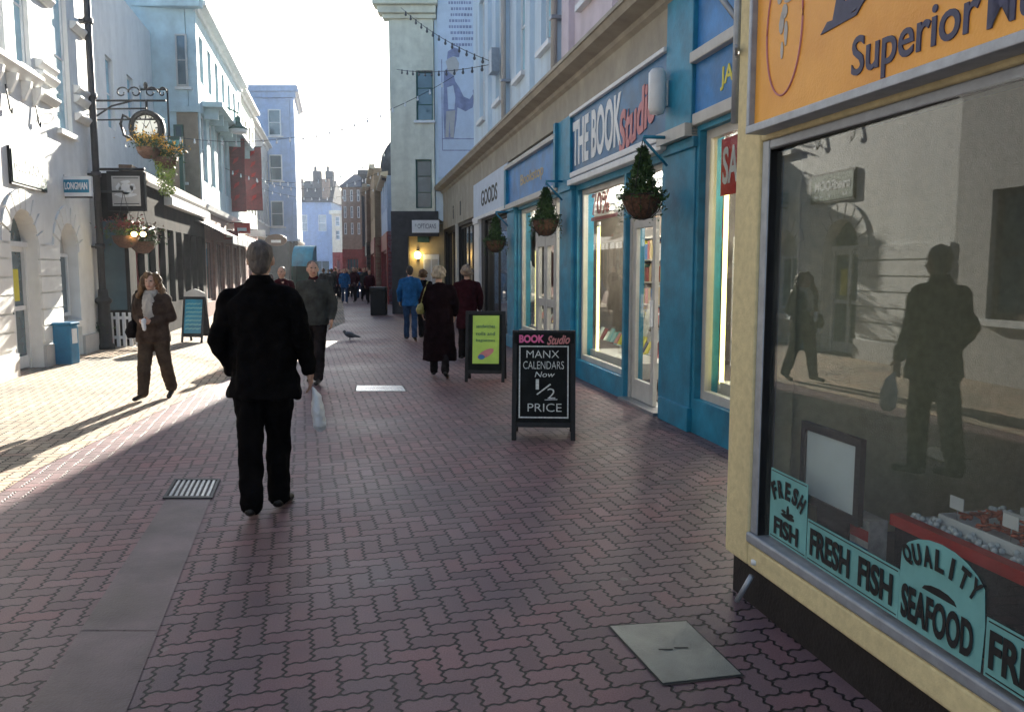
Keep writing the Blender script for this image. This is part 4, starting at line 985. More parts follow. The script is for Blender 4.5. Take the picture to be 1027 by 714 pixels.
# string courses with ornate ends between the windows
for (a_,b_) in ((13.5,14.3),(15.4,16.2)):
    for z_ in (4.45,4.78,4.95,6.1): m_=MB(); m_.profile(LF,W(a_),W(b_),[(0,z_-.09),(.05,z_-.09),(.13,z_-.0),(.13,z_+.04),(0,z_+.06)]); m_.build('string_course','whitewall',wb,bevel=.01)
m_=MB(); m_.profile(LF,W(11.6),W(13.45),[(0,4.50),(.05,4.50),(.16,4.62),(.16,4.68),(0,4.70)])
for y_ in (11.8,12.3,12.85,13.3): m_.profile(LF,W(y_),W(y_)+.1,[(0,4.2),(.04,4.22),(.13,4.40),(.15,4.499),(0,4.499)])
m_.build('window_bracket','whitewall',wb,bevel=.008)
for y_ in (12.2,13.35):
    m_=MB(); m_.tube([LF.P(W(y_),4.3,.02),LF.P(W(y_)+.03,3.95,.05),LF.P(W(y_)+.1,3.9,.05),LF.P(W(y_)+.12,3.98,.05)],.012,5); m_.build('iron_hook','iron',wb)
# door in the first arch, blind window in the second
m_=MB(); a0,a1=A1; o_=-.22
m_.box(LF,a0,a0+.08,0,1.95,o_-.05,o_+.05); m_.box(LF,a1-.08,a1,0,1.95,o_-.05,o_+.05); m_.box(LF,a0,a1,1.95,2.03,o_-.06,o_+.08)
mid=(a0+a1)/2; m_.box(LF,mid-.05,mid+.05,.03,1.95,o_-.03,o_+.03)
for (b0,b1) in ((a0+.08,mid-.05),(mid+.05,a1-.08)):
    m_.box(LF,b0,b1,.03,.22,o_-.03,o_+.02); m_.box(LF,b0,b1,.95,1.02,o_-.03,o_+.02); m_.box(LF,b0,b1,1.87,1.95,o_-.03,o_+.02)
d_=m_.build('door','white',wb); MB().box(LF,a0+.08,a1-.08,.2,1.9,o_-.015,o_-.005).build('pane','pane',d_)
MB().box(LF,mid+.12,mid+.35,1.1,1.6,o_-.004,o_).build('notice','yellow',d_)
MB().box(LF,mid-.08,mid-.055,.9,1.15,o_+.03,o_+.06).build('handle','steel',d_)
m_=MB(); m_.box(LF,a0,a1,2.03,2.5,o_-.03,o_-.01); m_.build('fanlight','pane',d_)
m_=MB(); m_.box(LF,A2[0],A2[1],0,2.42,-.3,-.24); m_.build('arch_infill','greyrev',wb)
window(LF,A2[0]+.1,A2[1]-.1,.75,1.88,wb,'white','pane',o=-.18,fr=.06,mull=(2,1))
MB().box(LF,A2[0],A2[1],.55,.66,-.24,.06).build('sill','whitewall',wb)
# sign board above the arch (it is this board that shows in the fish shop glass)
t=thing('wall_name_board',LF.P(W(12.9),2.8,0),'framed pale teal name board on the white wall above the arched door','sign')
m_=MB(); m_.box(LF,W(12.15),W(13.62),2.86,3.42,.001,.04); m_.build('board_frame','black',t)
MB().box(LF,W(12.19),W(13.58),2.90,3.38,.041,.05).build('board_panel','green',t)
fit('lettering','traedROOM',LF,W(12.26),3.08,.0505,1.22,.19,'white',t,bold=.03)
m_=MB(); 
for q in (12.35,12.45,12.9,13.2,13.35,13.42): m_.box(LF,W(q),W(q)+.06,2.95,3.0,.051,.053)
m_.build('small_writing','white',t)
# projecting blue sign
t=thing('projecting_sign',Vector((-7.75,14.6,2.9)),'small blue and white shop sign sticking out from the white arched building','sign')
SP=Plane((0,14.6,0),(1,0,0),(0,-1,0)); sx=lambda px:(px-513.5)/812*14.6; sz=lambda py: AT(0,py,14.6).z
MB().box(SP,sx(67),sx(97),sz(197),sz(177),-.03,.03).build('sign_frame','white',t)
pn_=MB().box(SP,sx(69.5),sx(95),sz(193.5),sz(180.5),.0305,.034).build('sign_panel','teal',t)
fit('lettering','LONGMAN',SP,sx(71),sz(190.5),.035,sx(93.5)-sx(71),.13,'white',pn_,bold=.03)
m_=MB(); m_.tube([Vector((sx(97),14.6,sz(198))),Vector((-8.05,14.62,sz(198)))],.015,6); m_.tube([Vector((sx(67)+.05,14.6,sz(176))),Vector((-8.05,14.62,sz(176)))],.012,6); m_.build('bracket','iron',t)
# drain pipe
t=thing('drain_pipe',LF.P(W(16.1),0,.1),'tall black cast iron drain pipe down the corner of the white building','drain pipe')
m_=MB(); m_.tube([LF.P(W(16.1),.95,.13),LF.P(W(16.1),9.2,.13)],.065,10); m_.build('upper_pipe','darkstone',t)
m_=MB(); m_.lathe(LF.P(W(16.1),0,.14),[(0,0),(.17,0),(.17,.08),(.13,.12),(.11,.9),(.16,.95),(.16,1.0),(.10,1.05),(.09,1.2),(0,1.2)],14); m_.build('lower_pipe','black',t)
for z_ in (2.0,3.4,4.9,6.3):
    m_=MB(); m_.lathe(LF.P(W(16.1),z_,.13),[(0,0),(.09,0),(.09,.1),(0,.1)],10); m_.box(LF,W(16.1)-.12,W(16.1)+.12,z_+.02,z_+.06,.0,.08); m_.build('pipe_collar','darkstone',t)

# ================================================================== pub
pb = thing('pub', LF.P(W(20),0,0), 'pub with a black timber ground floor and white upper walls behind the street clock', 'pub')
m_=MB(); wall(m_,LF,W(16.75),W(26.5),3.5,9.0,-1.2,-.9,[(W(23.3),W(24.0),5.2,7.0),(W(24.7),W(25.4),5.2,7.0),(W(21.2),W(21.9),5.2,7.0),(W(19.3),W(19.9),5.2,7.0)]); m_.box(LF,W(16.75),W(26.5),0,9.0,-7,-1.25); m_.build('upper_wall','whitewall',pb)
for y_ in (23.3,24.7,21.2,19.3): window(LF,W(y_),W(y_+.7),5.2,7.0,pb,'white','panelight',o=-1.0,fr=.05,mull=(1,2))
m_=MB(); wall(m_,LF,W(16.9),W(26.4),0,3.45,.25,.5,[(W(17.3+i*1.1),W(18.1+i*1.1),.75,2.6) for i in range(8)])
m_.box(LF,W(16.75),W(16.9),0,.75,-.9,.5); m_.box(LF,W(16.75),W(16.9),2.6,3.45,-.9,.5); m_.box(LF,W(16.75),W(16.9),.75,2.6,-.9,-.1); m_.box(LF,W(16.75),W(16.9),.75,2.6,.42,.5)
m_.box(LF,W(16.75),W(26.4),3.45,3.55,-1.2,.62); m_.build('pub_front','matteblack',pb)
for i in range(8): window(LF,W(17.3+i*1.1),W(18.1+i*1.1),.75,2.6,pb,'green' if i%2 else 'darkred','pane',o=.32,fr=.06,mull=(2,1))
m_=MB(); m_.box(LF,W(16.8),W(16.85),.75,2.6,-.1,.42); m_.build('side_window','pane',pb)
m_=MB(); m_.box(LF,W(20.4),W(26.4),3.2,3.42,.501,.70); m_.build('canopy_edge','white',pb)
m_=MB(); m_.box(LF,W(16.9),W(26.4),3.55,3.75,.35,.60); m_.build('parapet','wood',pb)
# white railing at the pub side
t=thing('white_railing',LF.P(W(16.5),0,.3),'low white picket railing beside the black pub front','railing')
RP=Plane((0,16.45,0),(1,0,0),(0,-1,0)); m_=MB()
x0_=-8.3
for i in range(7): m_.box(RP,x0_+.08+i*.13,x0_+.14+i*.13,.02,.72,-.02,.02)
m_.box(RP,x0_,x0_+.98,.18,.24,-.045,-.021); m_.box(RP,x0_,x0_+.98,.58,.64,-.045,-.021); m_.build('pickets','white',t)
t=thing('potted_shrub',Vector((-8.35,16.2,0)),'brownish shrub in a dark pot between the drain pipe and the white railing','plant')
m_=MB(); m_.lathe((-8.35,16.15,0),[(0,0),(.13,0),(.18,.26),(.17,.28),(0,.26)],14); m_.build('pot','coir',t)
m_=MB(); leaves(m_,lambda:Vector((-8.35+random.gauss(0,.1),16.15+random.gauss(0,.1),.38+random.gauss(0,.1))),400,.07,.6); m_.build('foliage','leaf',t)
# hanging pub sign
t=thing('hanging_pub_sign',Vector((-7.9,16.6,3.0)),'square black framed pub sign with a pale crest hanging below the flowers','sign')
HP2=Plane((0,16.6,0),(1,0,0),(0,-1,0)); qx=lambda px:(px-513.5)/812*16.6; qz=lambda py: AT(0,py,16.6).z
m_=MB(); m_.box(HP2,qx(113),qx(150),qz(212),qz(172),-.05,.05); m_.build('sign_frame','black',t,bevel=.01)
pn_=MB().box(HP2,qx(118),qx(146),qz(207),qz(177),.0505,.055).build('sign_panel','greyrev',t)
m_=MB()
for (a_,b_,c_,e_) in ((132,190,8,6),(132,196,11,3),(125,188,3,4),(139,188,3,4),(132,183,5,2)):
    m_.prism(HP2,[(qx(a_+c_*math.cos(q)*random.uniform(.7,1.1)),qz(b_+e_*math.sin(q)*random.uniform(.7,1.1))) for q in [i*math.pi/6 for i in range(12)]],.0555,.060)
m_.build('crest','white',pn_)
m_=MB(); m_.box(HP2,qx(119.5),qx(144.5),qz(205.2),qz(204.4),.0555,.058); m_.box(HP2,qx(119.5),qx(144.5),qz(179.5),qz(178.7),.0555,.058); m_.build('border','black',pn_)
m_=MB(); m_.tube([Vector((qx(150),16.6,qz(170))),Vector((qx(100),16.6,qz(170)))],.03,6); m_.build('bracket','iron',t)
# street clock
cc=AT(148,129,19.0)
t=thing('street_clock',cc,'round white faced clock in a black ring hanging from an ornate iron bracket','clock')
CP=Plane((cc.x,19.0,0),(1,0,0),(0,-1,0))
m_=MB(); n_=28
for (r0,r1,o0,o1) in ((.285,.40,-.10,.12),):
    vs=[];fs=[]
    for i in range(n_):
        a=2*math.pi*i/n_
        for (r_,o_) in ((r0,o1),(r1,o1-.03),(r1,o0+.03),(r0,o0)): vs.append(CP.P(math.cos(a)*r_,cc.z+math.sin(a)*r_,o_))
    for i in range(n_):
        for k_ in range(4): fs.append((i*4+k_,i*4+(k_+1)%4,((i+1)%n_)*4+(k_+1)%4,((i+1)%n_)*4+k_))
    m_.add(vs,fs,True)
m_.build('clock_case','black',t)
m_=MB(); m_.prism(CP,[(.30*math.cos(2*math.pi*i/n_),cc.z+.30*math.sin(2*math.pi*i/n_)) for i in range(n_)],-.06,.07); fc=m_.build('clock_face','clockface',t)
m_=MB()
for i in range(12):
    a=i*math.pi/6; c_,s_=math.cos(a),math.sin(a); m_.prism(CP,[(c_*.21-s_*.014,cc.z+s_*.21+c_*.014),(c_*.27-s_*.014,cc.z+s_*.27+c_*.014),(c_*.27+s_*.014,cc.z+s_*.27-c_*.014),(c_*.21+s_*.014,cc.z+s_*.21-c_*.014)],.0705,.074)
m_.build('hour_marks','black',fc)
m_=MB()
for a,l,w_ in ((2.2,.16,.016),(1.0,.22,.011)):
    c_,s_=math.cos(a),math.sin(a); m_.prism(CP,[(-s_*w_,cc.z+c_*w_),(c_*l,cc.z+s_*l),(s_*w_,cc.z-c_*w_)],.0745,.078)
m_.build('hands','black',fc)
m_=MB(); P_=lambda u,z:CP.P(u,cc.z+z,0)
m_.tube([P_(-1.2,.62),P_(.45,.62)],.025,6); m_.tube([P_(0,.62),P_(0,.38)],.03,6)
m_.tube([P_(-.38,.2),P_(-.55,.3),P_(-.62,.1),P_(-.55,-.15),P_(-.38,-.25)],.035,6)
for x_,sc_ in ((-.55,1),(-.25,-1),(.12,1),(.38,.6)):
    m_.tube([P_(x_+.16*math.cos(q)*(1-q/9)*sc_,.80+.14*math.sin(q)*(1-q/9)) for q in [i*.5 for i in range(14)]],.018,5)
m_.tube([P_(-1.2,.25),P_(-.8,.5),P_(-.3,.62)],.02,6)
m_.ell(P_(0,.95),.05,.05,.09,8,6); m_.build('iron_bracket','black',t)
# flower baskets
def flowerbasket(px,py,Y,label,trail,fm):
    c=AT(px,py,Y); t=thing('flower_basket',c,label,'hanging basket','flower baskets on the pub')
    m_=MB(); m_.lathe(c,[(0,-.22),(.12,-.2),(.22,-.1),(.26,.03),(0,.03)],16); m_.build('basket','coir',t)
    m_=MB(); leaves(m_,lambda:c+Vector((random.gauss(0,.17),random.gauss(0,.15),.12+random.gauss(0,.10))),420,.09,.4); m_.build('foliage','leaf',t)
    m_=MB(); leaves(m_,lambda:c+Vector((random.gauss(0,.18),random.gauss(0,.16),.22+random.gauss(0,.08))),330,.075,.2); m_.build('flowers',fm,t)['kind']='stuff'
    if trail:
        m_=MB()
        def tr_():
            h=random.random(); a=random.uniform(0,6.28); r_=.26*(1-h*.5); return c+Vector((math.cos(a)*r_*random.uniform(.4,1),math.sin(a)*r_,.05-h*.85))
        leaves(m_,tr_,620,.085,-.5); m_.build('trailing_leaves','leaflime',t)
    m_=MB(); m_.tube([c+Vector((0,0,.9)),c+Vector((-.2,0,.0))],.006,4); m_.tube([c+Vector((0,0,.9)),c+Vector((.2,0,.0))],.006,4); m_.tube([c+Vector((0,0,.9)),c+Vector((-1.6,.1,.9))],.02,5); m_.build('bracket','iron',t)
flowerbasket(149,150,18.6,'flower basket of yellow and red blooms just under the street clock',False,'flower')
flowerbasket(166,160,18.9,'flower basket with orange blooms and long lime green trailing leaves',True,'flower')
flowerbasket(126,238,16.3,'dark red flower basket above the pub window under the pub sign',False,'darkred')
flowerbasket(143,244,17.0,'dark foliage basket above two small lit pub lamps',False,'wood')
for px in (134.5,143.5):
    c=AT(px,235,16.1); t=thing('pub_lamp',c,'small glowing yellow lamp on the pub front among the baskets','lamp','lit lamps on the pub front')
    m_=MB(); m_.ell(c,.055,.055,.05,10,6); m_.build('lit_globe','warmlamp',t); m_=MB(); m_.tube([c+Vector((0,0,.05)),c+Vector((0,.5,.15))],.015,5); m_.build('arm','iron',t)

# ================================================================== sandy house with side wall facing the camera
def rowhouse(name,label,F,y0,y1,o,h,gm,um,wins,zs=3.6,side=True,cat='house',glassm='pane',front='brownstripe',fr='white'):
    kk=F.k; t=thing(name,F.P((y0+y1)/2*kk,0,o),label,cat)
    m_=MB(); holes=[]
    for (za,zb,ws,n) in wins:
        for i in range(n):
            c_=y0+(y1-y0)*(i+.5)/n; holes.append(((c_-ws/2)*kk,(c_+ws/2)*kk,za,zb))
    wall(m_,F,y0*kk,y1*kk,zs,h,o-.3,o,holes); m_.box(F,y0*kk,y1*kk,zs,h,-8,o-.32)
    m_.build('upper_wall',um,t)
    for hh in holes: window(F,*hh,t,fr,glassm,o=o-.12,fr=.07,mull=(1,2),sill='whitewall')
    m_=MB(); n=max(2,int((y1-y0)/2.2)); hl=[((y0+(y1-y0)*(i+.12)/n)*kk,(y0+(y1-y0)*(i+.88)/n)*kk,.5,2.6) for i in range(n)]
    wall(m_,F,y0*kk,y1*kk,0,zs,o-.3,o,hl); m_.box(F,y0*kk,y1*kk,0,zs,-8,o-.6); m_.build('shop_front',front,t)
    for hh in hl: window(F,*hh,t,front,'pane',o=o-.12,fr=.08,mull=(3,1),name='shop_window')
    m_=MB(); m_.profile(F,y0*kk,y1*kk,[(o-.05,h-.15),(o+.08,h-.12),(o+.12,h+.02),(o+.34,h+.08),(o+.34,h+.2),(o-.05,h+.26)]); m_.build('cornice','whitewall',t); m_=MB(); m_.profile(F,y0*kk,y1*kk,[(o,zs-.1),(o+.15,zs-.05),(o+.2,zs+.1),(o,zs+.16)]); m_.build('shop_cornice','whitewall',t)
    return t
sh=rowhouse('tall_sandy_house','tall pale house with a shaded side wall facing the camera, beyond the pub',LF,26.6,38.5,.45,9.9,'sand','tealwall',[(4.5,6.7,1.0,7),(7.7,9.2,.8,7)])
SWP=Plane((0,26.58,0),(1,0,0),(0,-1,0)); a_=LF.P(W(26.6),0,.45).x
m_=MB(); m_.box(SWP,a_-6,a_,3.5,6.6,0,.03); m_.build('side_wall','sand',sh)
m_=MB(); m_.box(SWP,a_-6,a_,0,3.5,0,.028); m_.build('side_wall','darkstone',sh)
wx=lambda px:(px-513.5)/812*26.5
window(SWP,wx(186),wx(197),7.4,9.0,sh,'offwhite','pane',o=.10,fr=.05,mull=(1,2),sill='whitewall')
window(SWP,wx(181),wx(190),4.4,6.2,sh,'green','pane',o=.10,fr=.05,mull=(1,2),sill='whitewall')
m_=MB(); m_.box(SWP,a_-6,a_+.1,6.6,6.78,0,.12); m_.box(SWP,a_-6,a_+.3,9.8,10.1,0,.3); m_.build('string_course','tealwall',sh)
m_=MB(); m_.bx(a_-1.2,a_-.2,26.9,27.7,9.9,11.2); m_.bx(a_-1.3,a_-.1,26.8,27.8,11.2,11.35); m_.build('chimney','sand',sh)
m_=MB(); m_.box(LF,W(27.3),W(38),6.95,7.12,.45,1.1); 
for i in range(9): m_.box(LF,W(27.6+i*1.2),W(27.75+i*1.2),6.6,6.95,.45,.9)
m_.build('balcony_ledge','tealwall',sh)
t=thing('green_notice_frame',Vector((-9.7,24.5,4)),'dark green framed notice board hanging between the flowers and the tall sandy house','sign')
GP=Plane((0,24.4,0),(1,0,0),(0,-1,0)); gx=lambda px:(px-513.5)/812*24.4; gz=lambda py:AT(0,py,24.4).z
m_=MB(); m_.box(GP,gx(164),gx(189),gz(222),gz(137),-.05,.04); m_.build('board_frame','green',t); MB().box(GP,gx(167),gx(186),gz(150),gz(141),.041,.05).build('header','decal',t); MB().box(GP,gx(168),gx(185),gz(215),gz(154),.041,.05).build('panel','sand',t)
m_=MB(); m_.tube([Vector((gx(176),24.4,gz(90))),Vector((gx(176),24.4,gz(137)))],.03,6); m_.tube([Vector((gx(176),24.4,gz(90))),Vector((gx(150),24.4,gz(90)))],.03,6); m_.build('bracket','iron',t); m_=MB(); m_.tube([Vector((gx(187),24.4,gz(222))),Vector((gx(187),24.4,0))],.035,6); m_.build('post','iron',t)
h2=rowhouse('narrow_teal_house','narrow lower house in the left row between the tall sandy house and the dark house',LF,38.5,47,.2,10.2,'sand','lightcream',[(4.6,6.9,1.0,5),(7.6,9.2,.9,5)],front='darkred')
h3=rowhouse('plain_grey_house','plain grey house far down the left row, just before the tall blue house',LF,47,58,.0,10.0,'sand','greyrev',[(4.6,6.6,1.1,5),(7.4,9,1.0,5)],front='darkstone')
h4=rowhouse('tall_blue_house','tall blue cornered house rising above the far end of the left row',LF,58,66,1.9,14.0,'sand','bwall',[(4.6,6.6,1.1,3),(7.8,9.8,1.0,3),(11,12.6,1,3)],front='darkstone')
m_=MB(); xr=LF.P(W(58),0,1.9).x; BWP=Plane((0,57.98,0),(1,0,0),(0,-1,0)); m_.box(BWP,xr-5,xr+.4,13.9,14.3,-.02,.35); m_.box(BWP,xr-5,xr+.25,13.5,13.9,-.02,.2); m_.build('side_cornice','bwall',h4)
for zz in (4.6,7.8,10.9):
    for q in (-3.6,-1.7): window(BWP,xr+q,xr+q+.9,zz,zz+1.8,h4,'white','pane',o=.12,fr=.07,mull=(1,2),sill='whitewall')
for yy,hh_,par_,um_ in ((33,9.9,sh,'sand'),(37.6,9.9,sh,'sand'),(42.5,10.2,h2,'brick'),(50,10.0,h3,'brick'),(55,10.0,h3,'brick')):
    q=MB(); q.box(LF,W(yy),W(yy)+.7,hh_+.05,hh_+1.25,-1.6,-.5); q.box(LF,W(yy)-.07,W(yy)+.77,hh_+1.25,hh_+1.4,-1.67,-.43); c__=q.build('chimney',um_,par_)
    for dd in (.1,.42):
        q=MB(); q.lathe(LF.P(W(yy)+dd+.08,hh_+1.4,-1.0),[(0,0),(.11,0),(.09,.4),(0,.4)],8); q.build('chimney_pot','coir',c__)
# canopy (retracted awning) over the brown striped fronts
t=thing('shop_awning',LF.P(W(30),3,.6),'dark awning edge with white lettered valance over the brown shop fronts','awning')
m_=MB(); m_.profile(LF,W(24.6),W(41),[(.45,3.15),(1.3,2.72),(1.3,2.68),(.45,3.08)]); m_.build('canopy','black',t)
m_=MB(); rnd=random.Random(8)
y_=27
while y_<40.5:
    w_=rnd.uniform(.4,.9); m_.box(LF,W(y_),W(y_+w_*.7),2.45,2.70,1.285,1.31); y_+=w_
m_.build('valance','white',t)
# red hanging banners
for i,(px,Y,z0,z1,lb) in enumerate(((240.5,34.0,4.0,7.2,'long dark red vertical banner, left one of the pair on the left row'),(257.5,37.5,4.3,7.1,'long dark red vertical banner, right one of the pair on the left row'))):
    t=thing('hanging_banner',AT(px,200,Y),lb,'banner','dark red banners on the left row')
    x=(px-513.5)/812*Y; QP=Plane((0,Y,0),(1,0,0),(0,-1,0))
    m_=MB(); n_=10; 
    for j in range(n_):
        za=z0+(z1-z0)*j/n_; zb=z0+(z1-z0)*(j+1)/n_; s0=.03*math.sin(j*.9+i); s1=.03*math.sin((j+1)*.9+i)
        vs=[QP.P(x-.38,za,s0),QP.P(x+.38,za,-s0),QP.P(x+.38,zb,-s1),QP.P(x-.38,zb,s1)]; vs+=[v+Vector((0,.012,0)) for v in vs]
        m_.add(vs,[(0,1,2,3),(7,6,5,4),(0,4,5,1),(1,5,6,2),(2,6,7,3),(3,7,4,0)])
    c_=m_.build('cloth','darkred',t)
    m_=MB(); 
    for j in range(5): m_.prism(QP,[(x-.12,z0+.4+j*.5),(x+.1,z0+.55+j*.5),(x+.14,z0+.7+j*.5),(x-.05,z0+.62+j*.5)],.045,.05)
    m_.build('printed_marks','red',c_)
    m_=MB(); m_.tube([Vector((x-.42,Y,z1+.02)),Vector((x+.42,Y,z1+.02))],.025,6); m_.tube([Vector((x-2.2,Y,z1+.02)),Vector((x-.42,Y,z1+.02))],.03,6); m_.tube([Vector((x-.4,Y,z0-.02)),Vector((x+.4,Y,z0-.02))],.02,6); m_.build('pole','iron',t)
# lantern
c=AT(239,130,31.0); t=thing('street_lantern',c,'green capped street lantern with a white glass shade above the left pavement','street lamp')
m_=MB(); m_.lathe(c,[(0,-.12),(.28,-.14),(.34,-.02),(.2,.08),(0,.1)],16); m_.build('glass_shade','white',t)
m_=MB(); m_.lathe(c,[(.36,-.0),(.37,.03),(.2,.13),(.1,.3),(.12,.4),(.03,.5),(0,.7)],16); m_.tube([c+Vector((0,0,.6)),c+Vector((-.6,0,.9)),c+Vector((-1.5,0,.7))],.035,6); m_.build('lamp_cap','green',t)
# small projecting signs further down the left row
for (px,py,Y,wd,hg,mm,lb) in ((243,229,33,.62,.42,'red','small red and white square sign hanging in the left row beyond the pub'),(232,236,29,.5,.3,'darkred','small dark red sign panel over the brown shop fronts'),(277,241,50,1.0,.55,'wood','dark oval sign with a pale centre hanging far down the left row'),(258,234,40,.8,.3,'white','white sign panel hanging beside the small red sign')):
    c=AT(px,py,Y); t=thing('small_hanging_sign',c,lb,'sign'); QP=Plane((0,Y,0),(1,0,0),(0,-1,0))
    m_=MB()
    if mm=='wood': m_.prism(QP,[(c.x+wd/1.5*math.cos(q),c.z+hg/1.5*math.sin(q)) for q in [i*math.pi/8 for i in range(16)]],-.05,.05)
    else: m_.box(QP,c.x-wd/2,c.x+wd/2,c.z-hg/2,c.z+hg/2,-.05,.05)
    m_.build('sign_panel',mm,t); MB().box(QP,c.x-wd*.3,c.x+wd*.3,c.z-hg*.28,c.z+hg*.02,.051,.06).build('pale_band','white',t)
    MB().tube([c+Vector((0,0,hg/2+.02)),c+Vector((-1.2,.2,hg/2+.02))],.03,5).build('bracket','iron',t)
# ================================================================== far end of the street
def farhouse(name,label,px0,px1,pytop,Y,wm,roof,cols,rows,depth=8,front='darkred',roofh=1.6,fr='white'):
    x0=(px0-513.5)/812*Y; x1=(px1-513.5)/812*Y; h=AT(0,pytop,Y).z
    t=thing(name,Vector(((x0+x1)/2,Y,0)),label,'house'); P_=Plane((0,Y,0),(1,0,0),(0,-1,0))
    holes=[]; wd=(x1-x0)/cols
    for i in range(cols):
        for j in range(rows):
            zc=4.2+(h-4.2)*(j+.5)/rows; holes.append((x0+wd*(i+.28),x0+wd*(i+.72),zc-min(.85,(h-4.2)/rows*.36),zc+min(.85,(h-4.2)/rows*.36)))
    m_=MB(); wall(m_,P_,x0,x1,3.2,h,-.3,0,holes); m_.bx(x0,x1,Y+.32,Y+depth,0,h); m_.build('wall',wm,t)
    for hh in holes: window(P_,*hh,t,fr,'pane',o=-.12,fr=.08,mull=(1,2))
    m_=MB(); wall(m_,P_,x0,x1,0,3.2,-.3,.05,[(x0+.3,x1-.3,.5,2.5)]); m_.build('shop_front',front,t); window(P_,x0+.3,x1-.3,.5,2.5,t,front,'pane',o=-.1,fr=.1,mull=(4,1),name='shop_window')
    if roof=='gable':
        m_=MB(); m_.add([(x0-.2,Y-.3,h),(x1+.2,Y-.3,h),(x1+.2,Y+depth,h),(x0-.2,Y+depth,h),(x0+.3,Y+depth/2,h+roofh),(x1-.3,Y+depth/2,h+roofh)],[(0,1,5,4),(2,3,4,5),(0,4,3),(1,2,5),(0,3,2,1)]); m_.build('roof','slate',t)
    elif roof=='flat':
        m_=MB(); m_.bx(x0-.2,x1+.2,Y-.25,Y+depth,h,h+.35); m_.build('parapet',wm,t)
    return t,x0,x1,h
t,x0,x1,h=farhouse('pale_blue_end_house','pale blue end house closing the street, with a slate roof and chimneys',296,334,203,84,'bwall','gable',2,1,front='bwall',roofh=2.6)
m_=MB()
for xx in (x0+1.6,x0+2.9): m_.bx(xx,xx+.8,86,86.8,h+.4,h+3.4); m_.bx(xx+.1,xx+.35,86.2,86.5,h+3.4,h+3.9)
m_.build('chimney','slate',t)
for xx in (x0+.2,x1-1.0):
    q=MB(); q.bx(xx,xx+.7,84.3,85,h,h+2.4); q.build('chimney','brick',t)
farhouse('cream_sunlit_house','narrow cream house squeezed between the pale blue end house and the brown house',334,345,215,78,'lightcream','flat',1,2)
farhouse('brown_end_house','brown brick house in the distant middle of the street',344,364,188,66,'brick','gable',3,3,roofh=1.5)
farhouse('slim_grey_house','very slim dark grey house with a flared top before the right hand row',364,377,176,58,'slate','flat',1,3)
t,x0,x1,h=farhouse('pink_far_house','pinkish house at the far end of the right hand row',376,384,205,50,'salmon' and 'sand','flat',1,2)
FR_=Frame(-4.15+.212*30,-.212,'R')
FR_.x0=(387-513.5)/812*0-0
class Seg(Frame): pass
SR=Frame(1.75,-.2,'R')   # right hand row beyond the corner house
def rrow(name,label,y0,y1,o,h,um,front,n,wins=((4.4,6.0,1.0),)):
    kk=SR.k; t=thing(name,SR.P((y0+y1)/2*kk,0,o),label,'house'); m_=MB(); holes=[]
    for za,zb,ws in wins:
        for i in range(n):
            c_=y0+(y1-y0)*(i+.5)/n; holes.append(((c_-ws/2)*kk,(c_+ws/2)*kk,za,zb))
    wall(m_,SR,y0*kk,y1*kk,3.3,h,o-.3,o,holes); m_.box(SR,y0*kk,y1*kk,0,h,-8,o-.32); m_.box(SR,y0*kk,y0*kk+.2,0,h,-8,o); m_.build('wall',um,t)
    for hh in holes: window(SR,*hh,t,'white','pane',o=o-.12,fr=.07,mull=(1,2))
    m_=MB(); wall(m_,SR,y0*kk,y1*kk,0,3.3,o-.3,o+.05,[((y0+.5)*kk,(y1-.5)*kk,.5,2.5)]); m_.build('shop_front',front,t)
    window(SR,(y0+.5)*kk,(y1-.5)*kk,.5,2.5,t,front,'pane',o=o-.1,fr=.1,mull=(5,1),name='shop_window')
    m_=MB(); m_.profile(SR,y0*kk,y1*kk,[(o-.05,h-.1),(o+.25,h),(o+.25,h+.15),(o-.05,h+.2)]); m_.build('cornice','beige',t)
    return t
brh=rrow('blue_row_house','pale blue house with a red shop front, first beyond the corner house',37,44,.0,5.8,'bwall','darkred',3)
rrow('sand_row_house','sand coloured house in the right hand row beyond the pale blue one',44,52,.35,7.0,'sand','darkred',3)
rrow('brick_row_house','brick house farthest down the right hand row',52,62,.6,6.8,'brick','darkstone',3)
c=SR.P(37.9*SR.k,0,-.35)
m_=MB(); m_.lathe(c,[(0,5.7),(.55,5.7),(.55,6.2),(.62,6.3),(.52,6.8),(.3,7.2),(.1,7.45),(.03,8.0),(0,8.0)],16); m_.build('turret_roof','slate',brh)
# teal dutch awning far left of the end of the street
c=G(308,298); t=thing('domed_awning',Vector((c.x,c.y,2)),'teal domed awning over a shop door in the distance','awning')
AX=AT(308,262,44); m_=MB()
n_=8
vs=[];fs=[]
for i in range(n_+1):
    a=math.pi/2*i/n_
    for j in range(2): vs.append(Vector((AX.x-.6+j*1.1, 44+.0-math.cos(a)*.9, 1.75+math.sin(a)*1.1)))
for i in range(n_): fs.append((i*2,i*2+1,i*2+3,i*2+2))
for j in range(2): vs.append(Vector((AX.x-.6+j*1.1,44,1.75)))
b0=2*(n_+1); fs.append(tuple([i*2 for i in range(n_+1)]+[b0])); fs.append(tuple([i*2+1 for i in range(n_+1)][::-1]+[b0+1]))
m_.add(vs,fs); m_.build('awning_cloth','teal',t)
m_=MB(); m_.bx(AX.x-.65,AX.x-.6,43.2,44.1,0,1.8); m_.bx(AX.x+.5,AX.x+.55,43.2,44.1,0,1.8); m_.bx(AX.x-.6,AX.x+.5,44.,44.1,0,2.86); m_.build('porch','green',t)
